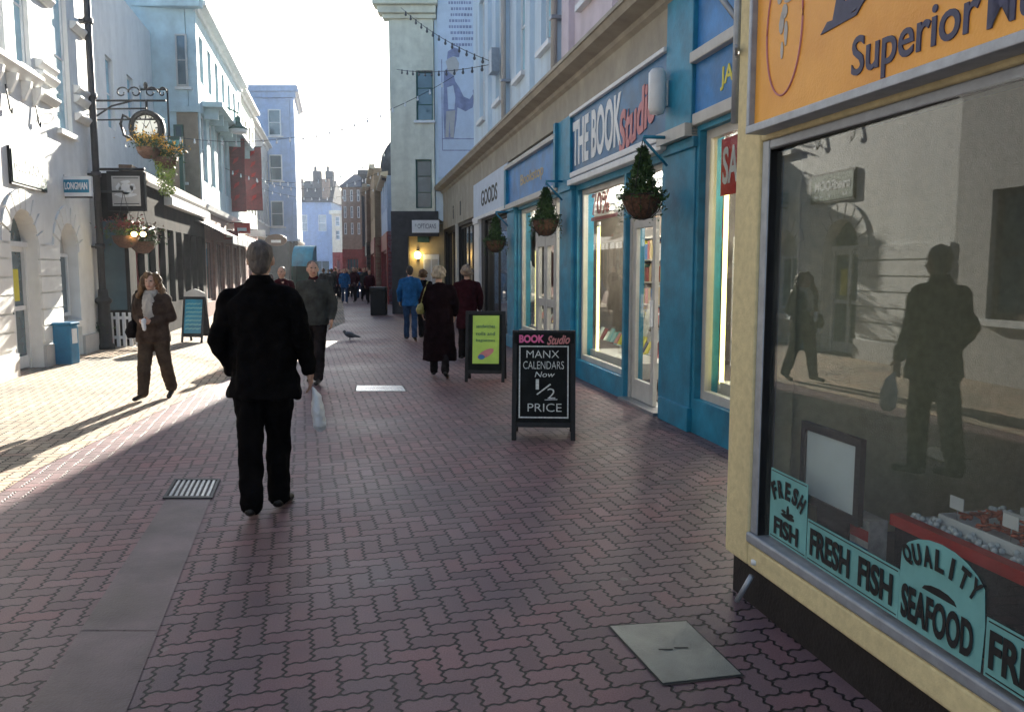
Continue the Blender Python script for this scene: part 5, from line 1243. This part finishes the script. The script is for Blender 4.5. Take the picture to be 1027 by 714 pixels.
# ------------------------------------------------------------------ festoon light strings
def string(a,b,n,sag,label,rb=.036,mm='bulb'):
    a=Vector(a); b=Vector(b); t=thing('festoon_string',(a+b)/2,label,'light string','strings of unlit bulbs across the street')
    pts=[]
    for i in range(25):
        s=i/24; p=a.lerp(b,s); p.z-=sag*4*s*(1-s); pts.append(p)
    MB().tube(pts,.008,4).build('cable','cable',t)
    proto=None
    for i in range(1,n):
        s=i/n; p=a.lerp(b,s); p.z-=sag*4*s*(1-s)+.08
        if proto is None:
            m_=MB(); m_.ell((0,0,0),rb,rb,rb*1.3,8,6); m_.tube([Vector((0,0,rb)),Vector((0,0,.1))],.02,5); 
            proto=m_.build('bulb',mm,None); ob=proto
        else:
            ob=proto.copy(); col.objects.link(ob)
        ob.parent=t; ob.location=p-(a+b)/2
for (ya,za,yb,zb,n,sg,lb) in ((24,5.6,26,7.6,24,1.0,'nearest string of bulbs across the street, starting by the pub'),(31,5.4,33,6.4,22,.9,'string of bulbs across the street starting over the brown fronts'),(36,5.8,38,6.2,18,.8,'string of bulbs across the street beyond the red banners'),(43,5.9,44,6.0,16,.6,'farthest string of bulbs across the street')):
    pb_=RF.P(V(yb),zb,0) if yb<28.5 else SR.P(yb*SR.k,zb,.0)
    string(LF.P(W(ya),za,.6 if ya>26.6 else -.85),pb_,n,sg,lb)
M['bulbdark']=mat('painted_shade_bulb',(.10,.10,.11),.2,.1,5)  # darkened copy of the bulb; its shade is put into the colour
string(AT(402,8,25.5),RF.P(V(18.4),6.15,.15),14,.15,'upper string of dark bulbs over the picture banner',.034,'bulbdark')
string(AT(398,70,27.5),RF.P(V(18.4),6.1,.12),13,.12,'lower string of dark bulbs crossing the picture banner',.034,'bulbdark')
# ================================================================== people
def organic(shapes, voxel, name, mats, parent, sm=6, disp=0, dscale=6, seed=0, faceidx=None):
    me = bpy.data.meshes.new('tmp'); me.from_pydata([tuple(v) for v in shapes.v], [], shapes.f)
    bm = bmesh.new(); bm.from_mesh(me); bmesh.ops.recalc_face_normals(bm, faces=bm.faces); bm.to_mesh(me); bm.free()
    ob = bpy.data.objects.new('tmp', me); col.objects.link(ob)
    r = ob.modifiers.new('r','REMESH'); r.mode='VOXEL'; r.voxel_size=voxel; r.use_smooth_shade=True
    s = ob.modifiers.new('s','SMOOTH'); s.iterations=sm; s.factor=.5
    dg = bpy.context.evaluated_depsgraph_get(); m2 = bpy.data.meshes.new_from_object(ob.evaluated_get(dg))
    bpy.data.objects.remove(ob); bpy.data.meshes.remove(me)
    if disp:
        off = Vector((seed*7.1, seed*3.3, 0)); nr = [v.normal.copy() for v in m2.vertices]
        for v, n in zip(m2.vertices, nr):
            q = v.co*dscale+off; q2 = Vector((q.x*1.6,q.y*1.6,q.z*.55))
            v.co += n*disp*(noise.noise(q2)*1.0+.5*noise.noise(q*2.3))
    for m in (mats if isinstance(mats,(list,tuple)) else [mats]): m2.materials.append(M[m] if isinstance(m,str) else m)
    if faceidx:
        for p in m2.polygons: p.material_index = faceidx(p.center)
    for p in m2.polygons: p.use_smooth = True
    m2.name = name
    o = bpy.data.objects.new(name, m2); col.objects.link(o)
    if parent: o.parent = parent
    return o
def cap(mb, a, b, r0, r1, seg=12, fl=1.0):
    """tapered limb with rounded ends"""
    a=Vector(a); b=Vector(b); n=6; pts=[]
    d=(b-a); L=max(d.length,1e-4); d.normalize()
    mb.tube([a-d*r0*.6,a,a.lerp(b,.33),a.lerp(b,.66),b,b+d*r1*.6],r0,seg) if False else None
    prof=[(-r0*.95,r0*.3),(-r0*.6,r0*.8),(0,r0),(L*.35,r0+(r1-r0)*.30),(L*.7,r0+(r1-r0)*.68),(L,r1),(L+r1*.6,r1*.8),(L+r1*.95,r1*.3)]
    ax=d.cross(Vector((0,0,1))); ax=ax.normalized() if ax.length>1e-3 else Vector((1,0,0)); bx_=d.cross(ax).normalized()
    vs=[];fs=[]
    for t,r in prof:
        for k_ in range(seg):
            th=2*math.pi*k_/seg; vs.append(a+d*t+ax*math.cos(th)*r+bx_*math.sin(th)*r*fl)
    m=len(prof)
    for i in range(m-1):
        for k_ in range(seg): fs.append((i*seg+k_,i*seg+(k_+1)%seg,(i+1)*seg+(k_+1)%seg,(i+1)*seg+k_))
    fs.append(tuple(range(seg-1,-1,-1))); fs.append(tuple((m-1)*seg+k_ for k_ in range(seg)))
    mb.add(vs,fs,True)
def loft(mb, rings, seg=20):
    """rings of (x,y,z,rx,ry)"""
    vs=[];fs=[];n=len(rings)
    for x,y,z,rx,ry in rings:
        for k_ in range(seg):
            th=2*math.pi*k_/seg; c,s=math.cos(th),math.sin(th)
            e=.85; vs.append(Vector((x+rx*math.copysign(abs(c)**e,c), y+ry*math.copysign(abs(s)**e,s), z)))
    for i in range(n-1):
        for k_ in range(seg): fs.append((i*seg+k_,i*seg+(k_+1)%seg,(i+1)*seg+(k_+1)%seg,(i+1)*seg+k_))
    fs.append(tuple(range(seg-1,-1,-1))); fs.append(tuple((n-1)*seg+k_ for k_ in range(seg)))
    mb.add(vs,fs,True)
for nm,c_,v_ in (('suit',(.0055,.005,.0055),.4),('greycoat',(.055,.058,.055),.3),('browncoat',(.060,.042,.034),.4),('scarf',(.42,.40,.38),.15),('trbrown',(.06,.045,.035),.3),('trdark',(.018,.015,.016),.4),('blackcoat',(.010,.0045,.006),.4),('bluejacket',(.02,.10,.26),.3),('jeans',(.03,.06,.13),.3),('maroon',(.035,.008,.012),.4),('shoe',(.012,.011,.011),.3)):
    M[nm]=mat('cloth_'+nm,c_,.9 if nm!='shoe' else .45,v_,7,.5,90,spec=.04 if nm!='shoe' else .4)
for nm,c_,c2_ in (('hairgrey',(.055,.045,.042),(.14,.115,.105)),('hairbrown',(.06,.03,.012),(.20,.10,.035)),('hairblond',(.30,.23,.15),(.48,.40,.30)),('hairdark',(.015,.01,.008),(.04,.025,.02)),('hairlight',(.22,.16,.12),(.34,.26,.2))):
    M[nm]=mat(nm,c_,.6,.3,30,.9,60,c2=c2_,stretch=(1,1,.25))
M['eye']=mat('eye_dark',(.03,.025,.02),.3,.1,5); M['lip']=mat('lip',(.30,.10,.09),.5,.1,5)
M['bagwhite']=mat('thin_white_plastic',(.62,.66,.72),.45,.1,12,.5,30); M['bagolive']=mat('olive_leather',(.22,.20,.06),.5,.25,8,.2,30)

def hand(mb, wr, d, side, curl=.5, s=1.0, palmn=None):
    """palm, four fingers and a thumb rooted at wrist wr, pointing along d; thumb towards side vector"""
    d=Vector(d).normalized(); side=Vector(side); side=(side-d*side.dot(d)).normalized(); nrm=d.cross(side).normalized()
    if palmn is not None and nrm.dot(Vector(palmn))<0: nrm=-nrm
    pc=wr+d*.05*s
    rot=Matrix((side,nrm,d)).transposed()
    mb.ell(pc,.040*s,.017*s,.055*s,12,8,rot); cap(mb,wr-d*.01,wr+d*.03,.025*s,.026*s,10)
    for i,l in enumerate((.068,.078,.072,.056)):
        base=wr+d*.085*s+side*(.028-.019*i)*s; p=base; dd=d.copy()
        for j,f in enumerate((.45,.32,.25)):
            dd=(dd+nrm*curl*(.45+.25*j)).normalized(); q=p+dd*l*f*s; cap(mb,p,q,(.0092-.0008*j)*s,(.0086-.0009*j)*s,8); p=q
    p=wr+d*.025*s+side*.028*s; dd=(d*.75+side*.75).normalized()
    for f in (.042,.030): q=p+dd*f*s; cap(mb,p,q,.0115*s,.0095*s,8); p=q; dd=(dd+nrm*curl*.6-side*.35).normalized()

def person(loc, heading, h, label, P, near=False, group=None):
    """P: dict with pose joints (1.78 m figure, facing +Y locally) and clothes"""
    vox=.009 if near else .014
    hip={s:Vector((s*.095,0,.92)) for s in (-1,1)}
    sw=P.get('sw',.19); shd={s:Vector((s*sw,0,1.445-P.get('slope',.015))) for s in (-1,1)}
    knee={};ank={};toe={}
    for s,(ta,ka) in zip((-1,1),P.get('legs',((12,5),(-14,22)))):
        t=R(ta); kk_=R(ta-ka); o=P.get('legout',.0)
        knee[s]=hip[s]+Vector((s*o,math.sin(t)*.43,-math.cos(t)*.43)); ank[s]=knee[s]+Vector((s*o*.5,math.sin(kk_)*.41,-math.cos(kk_)*.41))
        fa=R(-8 if ka<12 else -28); toe[s]=ank[s]+Vector((s*.03,.15*math.cos(fa),-.05+.15*math.sin(fa)))
    low=min(min(ank[s].z-.085 for s in (-1,1)), min(toe[s].z-.03 for s in (-1,1)))
    for dct in (hip,shd,knee,ank,toe):
        for s in dct: dct[s].z-=low
    dz=-low
    elb=P['elbow'];wri=P['wrist']
    elb={s:Vector(elb[i])+Vector((0,0,dz)) for i,s in enumerate((-1,1))}; wri={s:Vector(wri[i])+Vector((0,0,dz)) for i,s in enumerate((-1,1))}
    hc=Vector((0,.02,1.655+dz)); ht=R(P.get('turn',0)); hrot=Matrix.Rotation(ht,3,'Z')
    # ---- body
    b=MB()
    loft(b,[(0,0,.86+dz,.15,.10),(0,0,.95+dz,.165,.11),(0,0,1.08+dz,.14,.10),(0,0,1.25+dz,.16,.11),(0,0,1.40+dz,.165,.105),(0,-.005,1.47+dz,.11,.075),(0,-.005,1.50+dz,.07,.06)])
    cap(b,(0,-.01,1.46+dz),hc-Vector((0,.01,.06)),.058,.052)
    HB=lambda v:hc+hrot@Vector(v)
    b.ell(HB((0,-.01,.02)),.078,.098,.102,18,12,hrot); b.ell(HB((0,.03,-.045)),.058,.062,.07,16,10,hrot)
    b.ell(HB((0,.055,-.085)),.028,.028,.024,10,8,hrot)
    cap(b,HB((0,.088,.02)),HB((0,.108,-.022)),.010,.016,8)
    for s in (-1,1):
        b.ell(HB((s*.079,-.005,-.005)),.012,.022,.033,8,6,hrot)
        b.ell(HB((s*.030,.083,.022)),.014,.010,.009,8,6,hrot); b.ell(HB((s*.038,.07,-.03)),.022,.02,.02,8,6,hrot)
        cap(b,shd[s]*1,elb[s],.050,.040); cap(b,elb[s],wri[s],.040,.027)
        cap(b,hip[s],knee[s],.082,.055); cap(b,knee[s],ank[s],.055,.036); cap(b,ank[s]+Vector((0,-.02,-.03)),toe[s],.034,.028)
        cap(b,Vector((0,0,1.44+dz)),shd[s],.055,.05)
        hd=P.get('handdir',((0,.1,-1),(0,.1,-1)))[0 if s<0 else 1]
        hand(b,wri[s],hd,P.get('thumb',((0,1,0),(0,1,0)))[0 if s<0 else 1],P.get('curl',.55),1.0,(-s,0,0))
    b.ell(HB((0,.098,-.052)),.024,.009,.008,8,6,hrot)
    inv=hrot.transposed()
    def fi(c):
        q=inv@(c-hc)
        for s in (-1,1):
            if ((q.x-s*.031)/.015)**2+((q.z-.020)/.0075)**2<1 and q.y>.05: return 1
        if (q.x/.024)**2+((q.z+.055)/.0075)**2<1 and q.y>.06: return 2
        return 0
    body=organic(b,.0075 if near else .0095,'person',[P.get('skin','skin'),'eye','lip'],None,sm=3 if near else 2,faceidx=fi)
    tag(body,label,'person',group)
    # ---- trousers
    t=MB()
    loft(t,[(0,0,.80+dz,.155,.11),(0,0,.92+dz,.17,.12),(0,0,1.03+dz,.155,.115)])
    tw_=P.get('trw',1.0)
    for s in (-1,1):
        cap(t,hip[s],knee[s],.098*tw_,.075*tw_,14); cap(t,knee[s],ank[s]+Vector((0,0,.0)),.073*tw_,.066*tw_,14); t.ell(ank[s]+Vector((0,.012,-.03)),.066*tw_,.075*tw_,.035,12,6)
    organic(t,vox,'trousers',P['trousers'],body,sm=4,disp=.014,dscale=9,seed=P.get('seed',1))
    for s in (-1,1):
        sh_=MB(); hd_=ank[s]+Vector((0,-.035,-.045)); mid_=(ank[s]+toe[s])/2+Vector((0,.02,-.015)); 
        cap(sh_,hd_,toe[s]+Vector((0,.05,.0)),.040,.036,12,.9); sh_.ell(ank[s]+Vector((0,.0,-.02)),.043,.055,.045,12,8)
        organic(sh_,.008,'shoe','shoe',body,sm=3)
    # ---- coat
    c=MB(); cl=P.get('coatlen',.80)+dz; cw=P.get('coatw',1.0); fl=P.get('flare',1.0)
    rings=[(0,-.0,cl,.19*cw*fl,.135*cw*fl)]
    if cl<.75+dz: rings+=[(0,0,cl+(.9+dz-cl)*.5,.19*cw*(1+fl)/2,.14*cw)]
    rings+=[(0,0,.95+dz,.185*cw,.135*cw),(0,0,1.10+dz,.175*cw,.13*cw),(0,0,1.27+dz,.19*cw,.135*cw),(0,-.005,1.37+dz,.195*cw,.13*cw),(0,-.01,1.445+dz,.155*cw,.10),(0,-.012,1.505+dz,.10,.078),(0,-.012,1.53+dz,.072,.066)]
    loft(c,rings,24)
    aw=P.get('armw',1.0)
    for s in (-1,1):
        cap(c,Vector((s*.07,-.005,1.455+dz)),shd[s]-Vector((s*.01,0,.012)),.062,.070*aw,14); cap(c,shd[s]-Vector((0,0,.01)),elb[s],.072*aw,.062*aw,14); wv=elb[s].lerp(wri[s],.92); cap(c,elb[s],wv,.062*aw,.048*aw,14)
    coat=organic(c,vox,'coat',P['coat'],body,sm=5,disp=P.get('fold',.016),dscale=7,seed=P.get('seed',1)+3)
    if P.get('collar'):
        q=MB(); loft(q,[(0,-.01,1.505+dz,.082,.075),(0,-.01,1.54+dz,.068,.066),(0,-.01,1.56+dz,.064,.062)],18); organic(q,.008,'collar',P['collar'],body,sm=2)
    # ---- hair
    hr=MB(); st=P.get('hairstyle','short')
    if st=='short':
        hr.ell(HB((0,-.022,.032)),.083,.096,.098,18,12,hrot); hr.ell(HB((0,-.05,-.02)),.070,.06,.08,14,10,hrot)
        organic(hr,.008,'hair',P['hair'],body,sm=2,disp=.006,dscale=30)
    elif st=='curlyshort':
        for i in range(46):
            a=random.uniform(0,6.28); ph=random.uniform(.0,2.1); q=Vector((math.sin(ph)*math.cos(a)*.095,math.sin(ph)*math.sin(a)*.105-.02,math.cos(ph)*.105+.02))
            if q.y>.05 and q.z<.07: continue
            hr.ell(HB(q),.035,.035,.035,8,6)
        hr.ell(HB((0,-.03,.02)),.09,.095,.10,14,10,hrot); organic(hr,.010,'hair',P['hair'],body,sm=1,disp=.008,dscale=30)
    elif st=='longcurly':
        for i in range(120):
            a=random.uniform(0,6.28); z_=random.uniform(-.24,.12); rr=.105+.045*max(0,-z_)/.2*1.4 if z_<.03 else .105*math.sqrt(max(.05,1-(z_/.135)**2))
            q=Vector((math.cos(a)*rr*1.15,math.sin(a)*rr*.9-.03,z_))
            if q.y>.03 and z_<.06 and abs(q.x)<.085: continue
            if q.y>.065: continue
            hr.ell(HB(q),.034,.034,.042,8,6)
        hr.ell(HB((0,-.035,.03)),.098,.095,.105,14,10,hrot); organic(hr,.010,'hair',P['hair'],body,sm=1,disp=.012,dscale=26)
    if P.get('extra'): P['extra'](body,dz,wri,elb,hc)
    s=h/1.78
    body.location=loc; body.rotation_euler=(0,0,heading); body.scale=(s,s,s)
    return body
# --- man in black suit walking away
def bag_extra(body,dz,wri,elb,hc):
    w_=wri[1]; m_=MB(); z0=w_.z-.15
    # hanging thin white bag
    loft(m_,[(w_.x+.05,w_.y+.03,z0-.26,.022,.04),(w_.x+.05,w_.y+.03,z0-.22,.042,.07),(w_.x+.045,w_.y+.03,z0-.12,.040,.075),(w_.x+.03,w_.y+.03,z0-.02,.022,.045),(w_.x+.01,w_.y+.02,z0+.05,.010,.016)],16)
    CARRY.append((m_,body))
CARRY=[]
def drop_carried(name,label,cat,m,voxel=.01):
    """a carried thing stays top level: give it the carrier's placement"""
    m_,body=CARRY.pop(); o=organic(m_,voxel,name,m,None,sm=3,disp=.012,dscale=14); tag(o,label,cat)
    o.location=body.location; o.rotation_euler=body.rotation_euler; o.scale=body.scale; return o
suitman=person(G(269,513),R(4),1.765,'man in a black suit walking away down the street carrying a small white bag',dict(
  elbow=((-.262,-.06,1.16),(.265,-.02,1.16)),wrist=((-.215,.06,.93),(.29,.06,.92)),handdir=((.3,.3,-1),(0,.15,-1)),legs=((-12,2),(8,8)),legout=-.024,
  coat='suit',trousers='suit',hair='hairgrey',coatlen=.76,coatw=1.12,flare=1.14,armw=1.04,sw=.195,fold=.026,seed=1,trw=1.12,slope=.035,turn=4,collar='suit',extra=bag_extra),near=True)
drop_carried('carrier_bag','small crumpled white carrier bag hanging from the hand of the man in the black suit','bag','bagwhite',.007)
# --- woman with curly hair and pale scarf
def scarf_extra(body,dz,wri,elb,hc):
    q=MB(); loft(q,[(0,.0,1.44+dz,.10,.095),(0,.01,1.50+dz,.095,.09),(0,.01,1.545+dz,.075,.075)],18)
    loft(q,[(-.015,.145,1.10+dz,.075,.022),(-.01,.15,1.25+dz,.082,.028),(0,.13,1.40+dz,.085,.035),(0,.09,1.50+dz,.07,.04)],16)
    organic(q,.009,'scarf','scarf',body,sm=3,disp=.014,dscale=16)
    m_=MB(); loft(m_,[(.30,-.02,.86+dz,.05,.12),(.31,-.02,.95+dz,.07,.15),(.29,-.02,1.08+dz,.055,.13),(.27,-.02,1.12+dz,.02,.08)],16)
    m_.tube([Vector(p) for p in ((.27,.06,1.1+dz),(.26,.09,1.3+dz),(.19,.07,1.53+dz),(.17,-.03,1.56+dz),(.22,-.13,1.4+dz),(.28,-.12,1.1+dz))],.012,6); CARRY.append((m_,body))
    c_=MB(); mid=(wri[-1]+wri[1])/2+Vector((0,.09,-.02)); cap(c_,mid-Vector((0,0,.07)),mid+Vector((0,0,.05)),.026,.032,12); CARRY.append((c_,body))
person(G(157,400),R(180),1.52,'woman with long curly hair, pale scarf and brown jacket walking in the sun',dict(
  elbow=((-.25,-.05,1.16),(.25,-.05,1.16)),wrist=((-.06,.20,1.10),(.06,.20,1.10)),handdir=((.7,.45,.1),(-.7,.45,.1)),thumb=((0,0,1),(0,0,1)),legs=((-10,14),(10,0)),legout=.02,
  coat='browncoat',trousers='trbrown',hair='hairbrown',hairstyle='longcurly',coatlen=.80,coatw=1.22,flare=1.05,armw=1.22,seed=4,trw=1.25,turn=8,extra=scarf_extra,skin='skin2'))
drop_carried('drink_cup','small pale cup held in both hands by the woman with curly hair','cup','bagwhite',.007)
drop_carried('shoulder_bag','dark shoulder bag at the side of the woman with curly hair','bag','trdark')
# --- man in grey jacket
person(G(317,384),R(172),1.70,'man in a grey zipped jacket walking towards the camera behind the man in the suit',dict(
  elbow=((-.27,-.06,1.17),(.26,-.06,1.17)),wrist=((-.28,.05,.93),(.27,.10,.95)),legs=((12,2),(-8,20)),legout=.01,coat='greycoat',trousers='trdark',hair='hairgrey',coatlen=.84,coatw=1.12,flare=1.0,armw=1.08,seed=7,turn=32,trw=1.1,collar='maroon'))
# --- woman in long dark coat
def bag2(body,dz,wri,elb,hc):
    m_=MB(); loft(m_,[(-.30,.02,1.02+dz,.05,.12),(-.31,.02,1.08+dz,.07,.15),(-.29,.02,1.18+dz,.05,.13),(-.28,.02,1.20+dz,.02,.09)],16)
    m_.tube([Vector(p) for p in ((-.28,.10,1.2+dz),(-.26,.13,1.34+dz),(-.19,.07,1.53+dz),(-.17,-.05,1.55+dz),(-.23,-.14,1.4+dz),(-.29,-.08,1.2+dz))],.012,6); CARRY.append((m_,body))
person(G(441,379),R(4),1.60,'woman with short blond curls in a long dark coat walking away along the shops',dict(
  elbow=((-.27,-.02,1.17),(.27,-.02,1.18)),wrist=((-.27,.16,1.05),(.25,.15,1.0)),legs=((8,2),(-8,14)),coat='blackcoat',trousers='trdark',hair='hairblond',hairstyle='curlyshort',coatlen=.26,coatw=1.22,flare=1.25,armw=1.15,seed=9,extra=bag2))
drop_carried('shoulder_bag','olive yellow shoulder bag on the woman in the long dark coat','bag','bagolive')
person(Vector((-.78,14.0,0)),R(8),1.62,'light haired person in dark red, half hidden behind the woman in the long coat',dict(
  elbow=((-.26,-.02,1.17),(.26,-.02,1.18)),wrist=((-.26,.10,.95),(.25,.12,.95)),legs=((8,2),(-8,14)),coat='maroon',trousers='trdark',hair='hairlight',hairstyle='curlyshort',coatlen=.6,coatw=1.06,flare=1.1,seed=12))
person(G(412,342),R(6),1.64,'man in a bright blue jacket and jeans walking away towards the corner house',dict(
  elbow=((-.27,-.04,1.17),(.26,-.04,1.18)),wrist=((-.26,.08,.95),(.25,.12,.95)),legs=((10,2),(-8,16)),coat='bluejacket',trousers='jeans',hair='hairdark',coatlen=.82,coatw=1.06,armw=1.0,seed=14))
person(G(425,340),R(-10),1.55,'person in black with a pale bag walking beside the man in the blue jacket',dict(
  elbow=((-.24,-.04,1.17),(.24,-.04,1.18)),wrist=((-.22,.14,1.0),(.22,.12,1.0)),legs=((6,2),(-8,16)),coat='suit',trousers='trdark',hair='hairbrown',hairstyle='curlyshort',coatlen=.75,coatw=1.05,seed=15))
person(G(285,352),R(175),1.62,'person in dark purple just peeping past the shoulder of the man in the suit',dict(
  elbow=((-.24,-.04,1.17),(.24,-.04,1.18)),wrist=((-.24,.10,.95),(.24,.12,.95)),legs=((6,2),(-8,16)),coat='maroon',trousers='trdark',hair='hairlight',coatlen=.8,coatw=1.05,seed=16))
# --- distant shoppers: three simple figures copied
protos=[]
for i,(ct,tr,hh) in enumerate((('greycoat','trdark','hairbrown'),('maroon','trdark','hairlight'),('bluejacket','jeans','hairbrown'))):
    protos.append(person(Vector((0,0,0)),0,1.7,'distant shopper',dict(elbow=((-.25,-.04,1.17),(.25,-.04,1.18)),wrist=((-.24,.10,.95),(.24,.12,.95)),legs=((10,2),(-9,16)),coat=ct,trousers=tr,hair=hh,coatlen=.78,coatw=1.1,seed=20+i)))
rnd=random.Random(21); used=set()
spots=[(333,303,0),(340,300,1),(346,304,2),(351,299,1),(356,303,1),(361,300,2),(366,302,0),(371,305,1),(349,296,0),(358,296,1),(337,296,0),(365,297,0),(343,294,1),(354,293,0),(330,298,1),(325,301,0),(369,296,1),(268,316,1)]
LB=['shopper in grey in the distant crowd in the middle of the street','shopper in dark red in the distant crowd in the middle of the street','shopper in blue in the distant crowd in the middle of the street']
for j,(px,py,ty) in enumerate(spots):
    o=protos[ty] if ty not in used else copy_tree(protos[ty]); used.add(ty)
    p=G(px,py); place(o,(p.x,p.y,0),rnd.choice((0,math.pi))+rnd.uniform(-.4,.4),rnd.uniform(.9,1.0)*1.7/1.78)
    o['label']=LB[ty]; o['group']='distant shoppers in grey' if ty==0 else ('distant shoppers in dark red' if ty==1 else 'distant shoppers in blue')
    if px==268: o['label']='lone shopper in dark red far down the left pavement'; del o['group']
# --- pigeon
p=G(351,341); m_=MB()
m_.ell(p+Vector((0,0,.12)),.13,.06,.065,14,10,Matrix.Rotation(R(15),3,'Y')); m_.ell(p+Vector((-.12,0,.19)),.035,.032,.038,10,8); cap(m_,p+Vector((-.08,0,.14)),p+Vector((-.12,0,.18)),.04,.03); cap(m_,p+Vector((.1,0,.10)),p+Vector((.22,0,.07)),.035,.018); cap(m_,p+Vector((-.15,0,.19)),p+Vector((-.175,0,.185)),.009,.004,6)
for s in (-.025,.025): cap(m_,p+Vector((0,s,.08)),p+Vector((0,s,.01)),.009,.007,6); cap(m_,p+Vector((0,s,.01)),p+Vector((-.03,s,.006)),.006,.005,6)
mm=MB(); mm.v=[v-p for v in m_.v]; mm.f=m_.f; mm.sm=m_.sm
o=organic(mm,.006,'pigeon','slate',None,sm=2); o.location=p; tag(o,'dark pigeon standing at the tip of the sunlit patch of paving','bird')
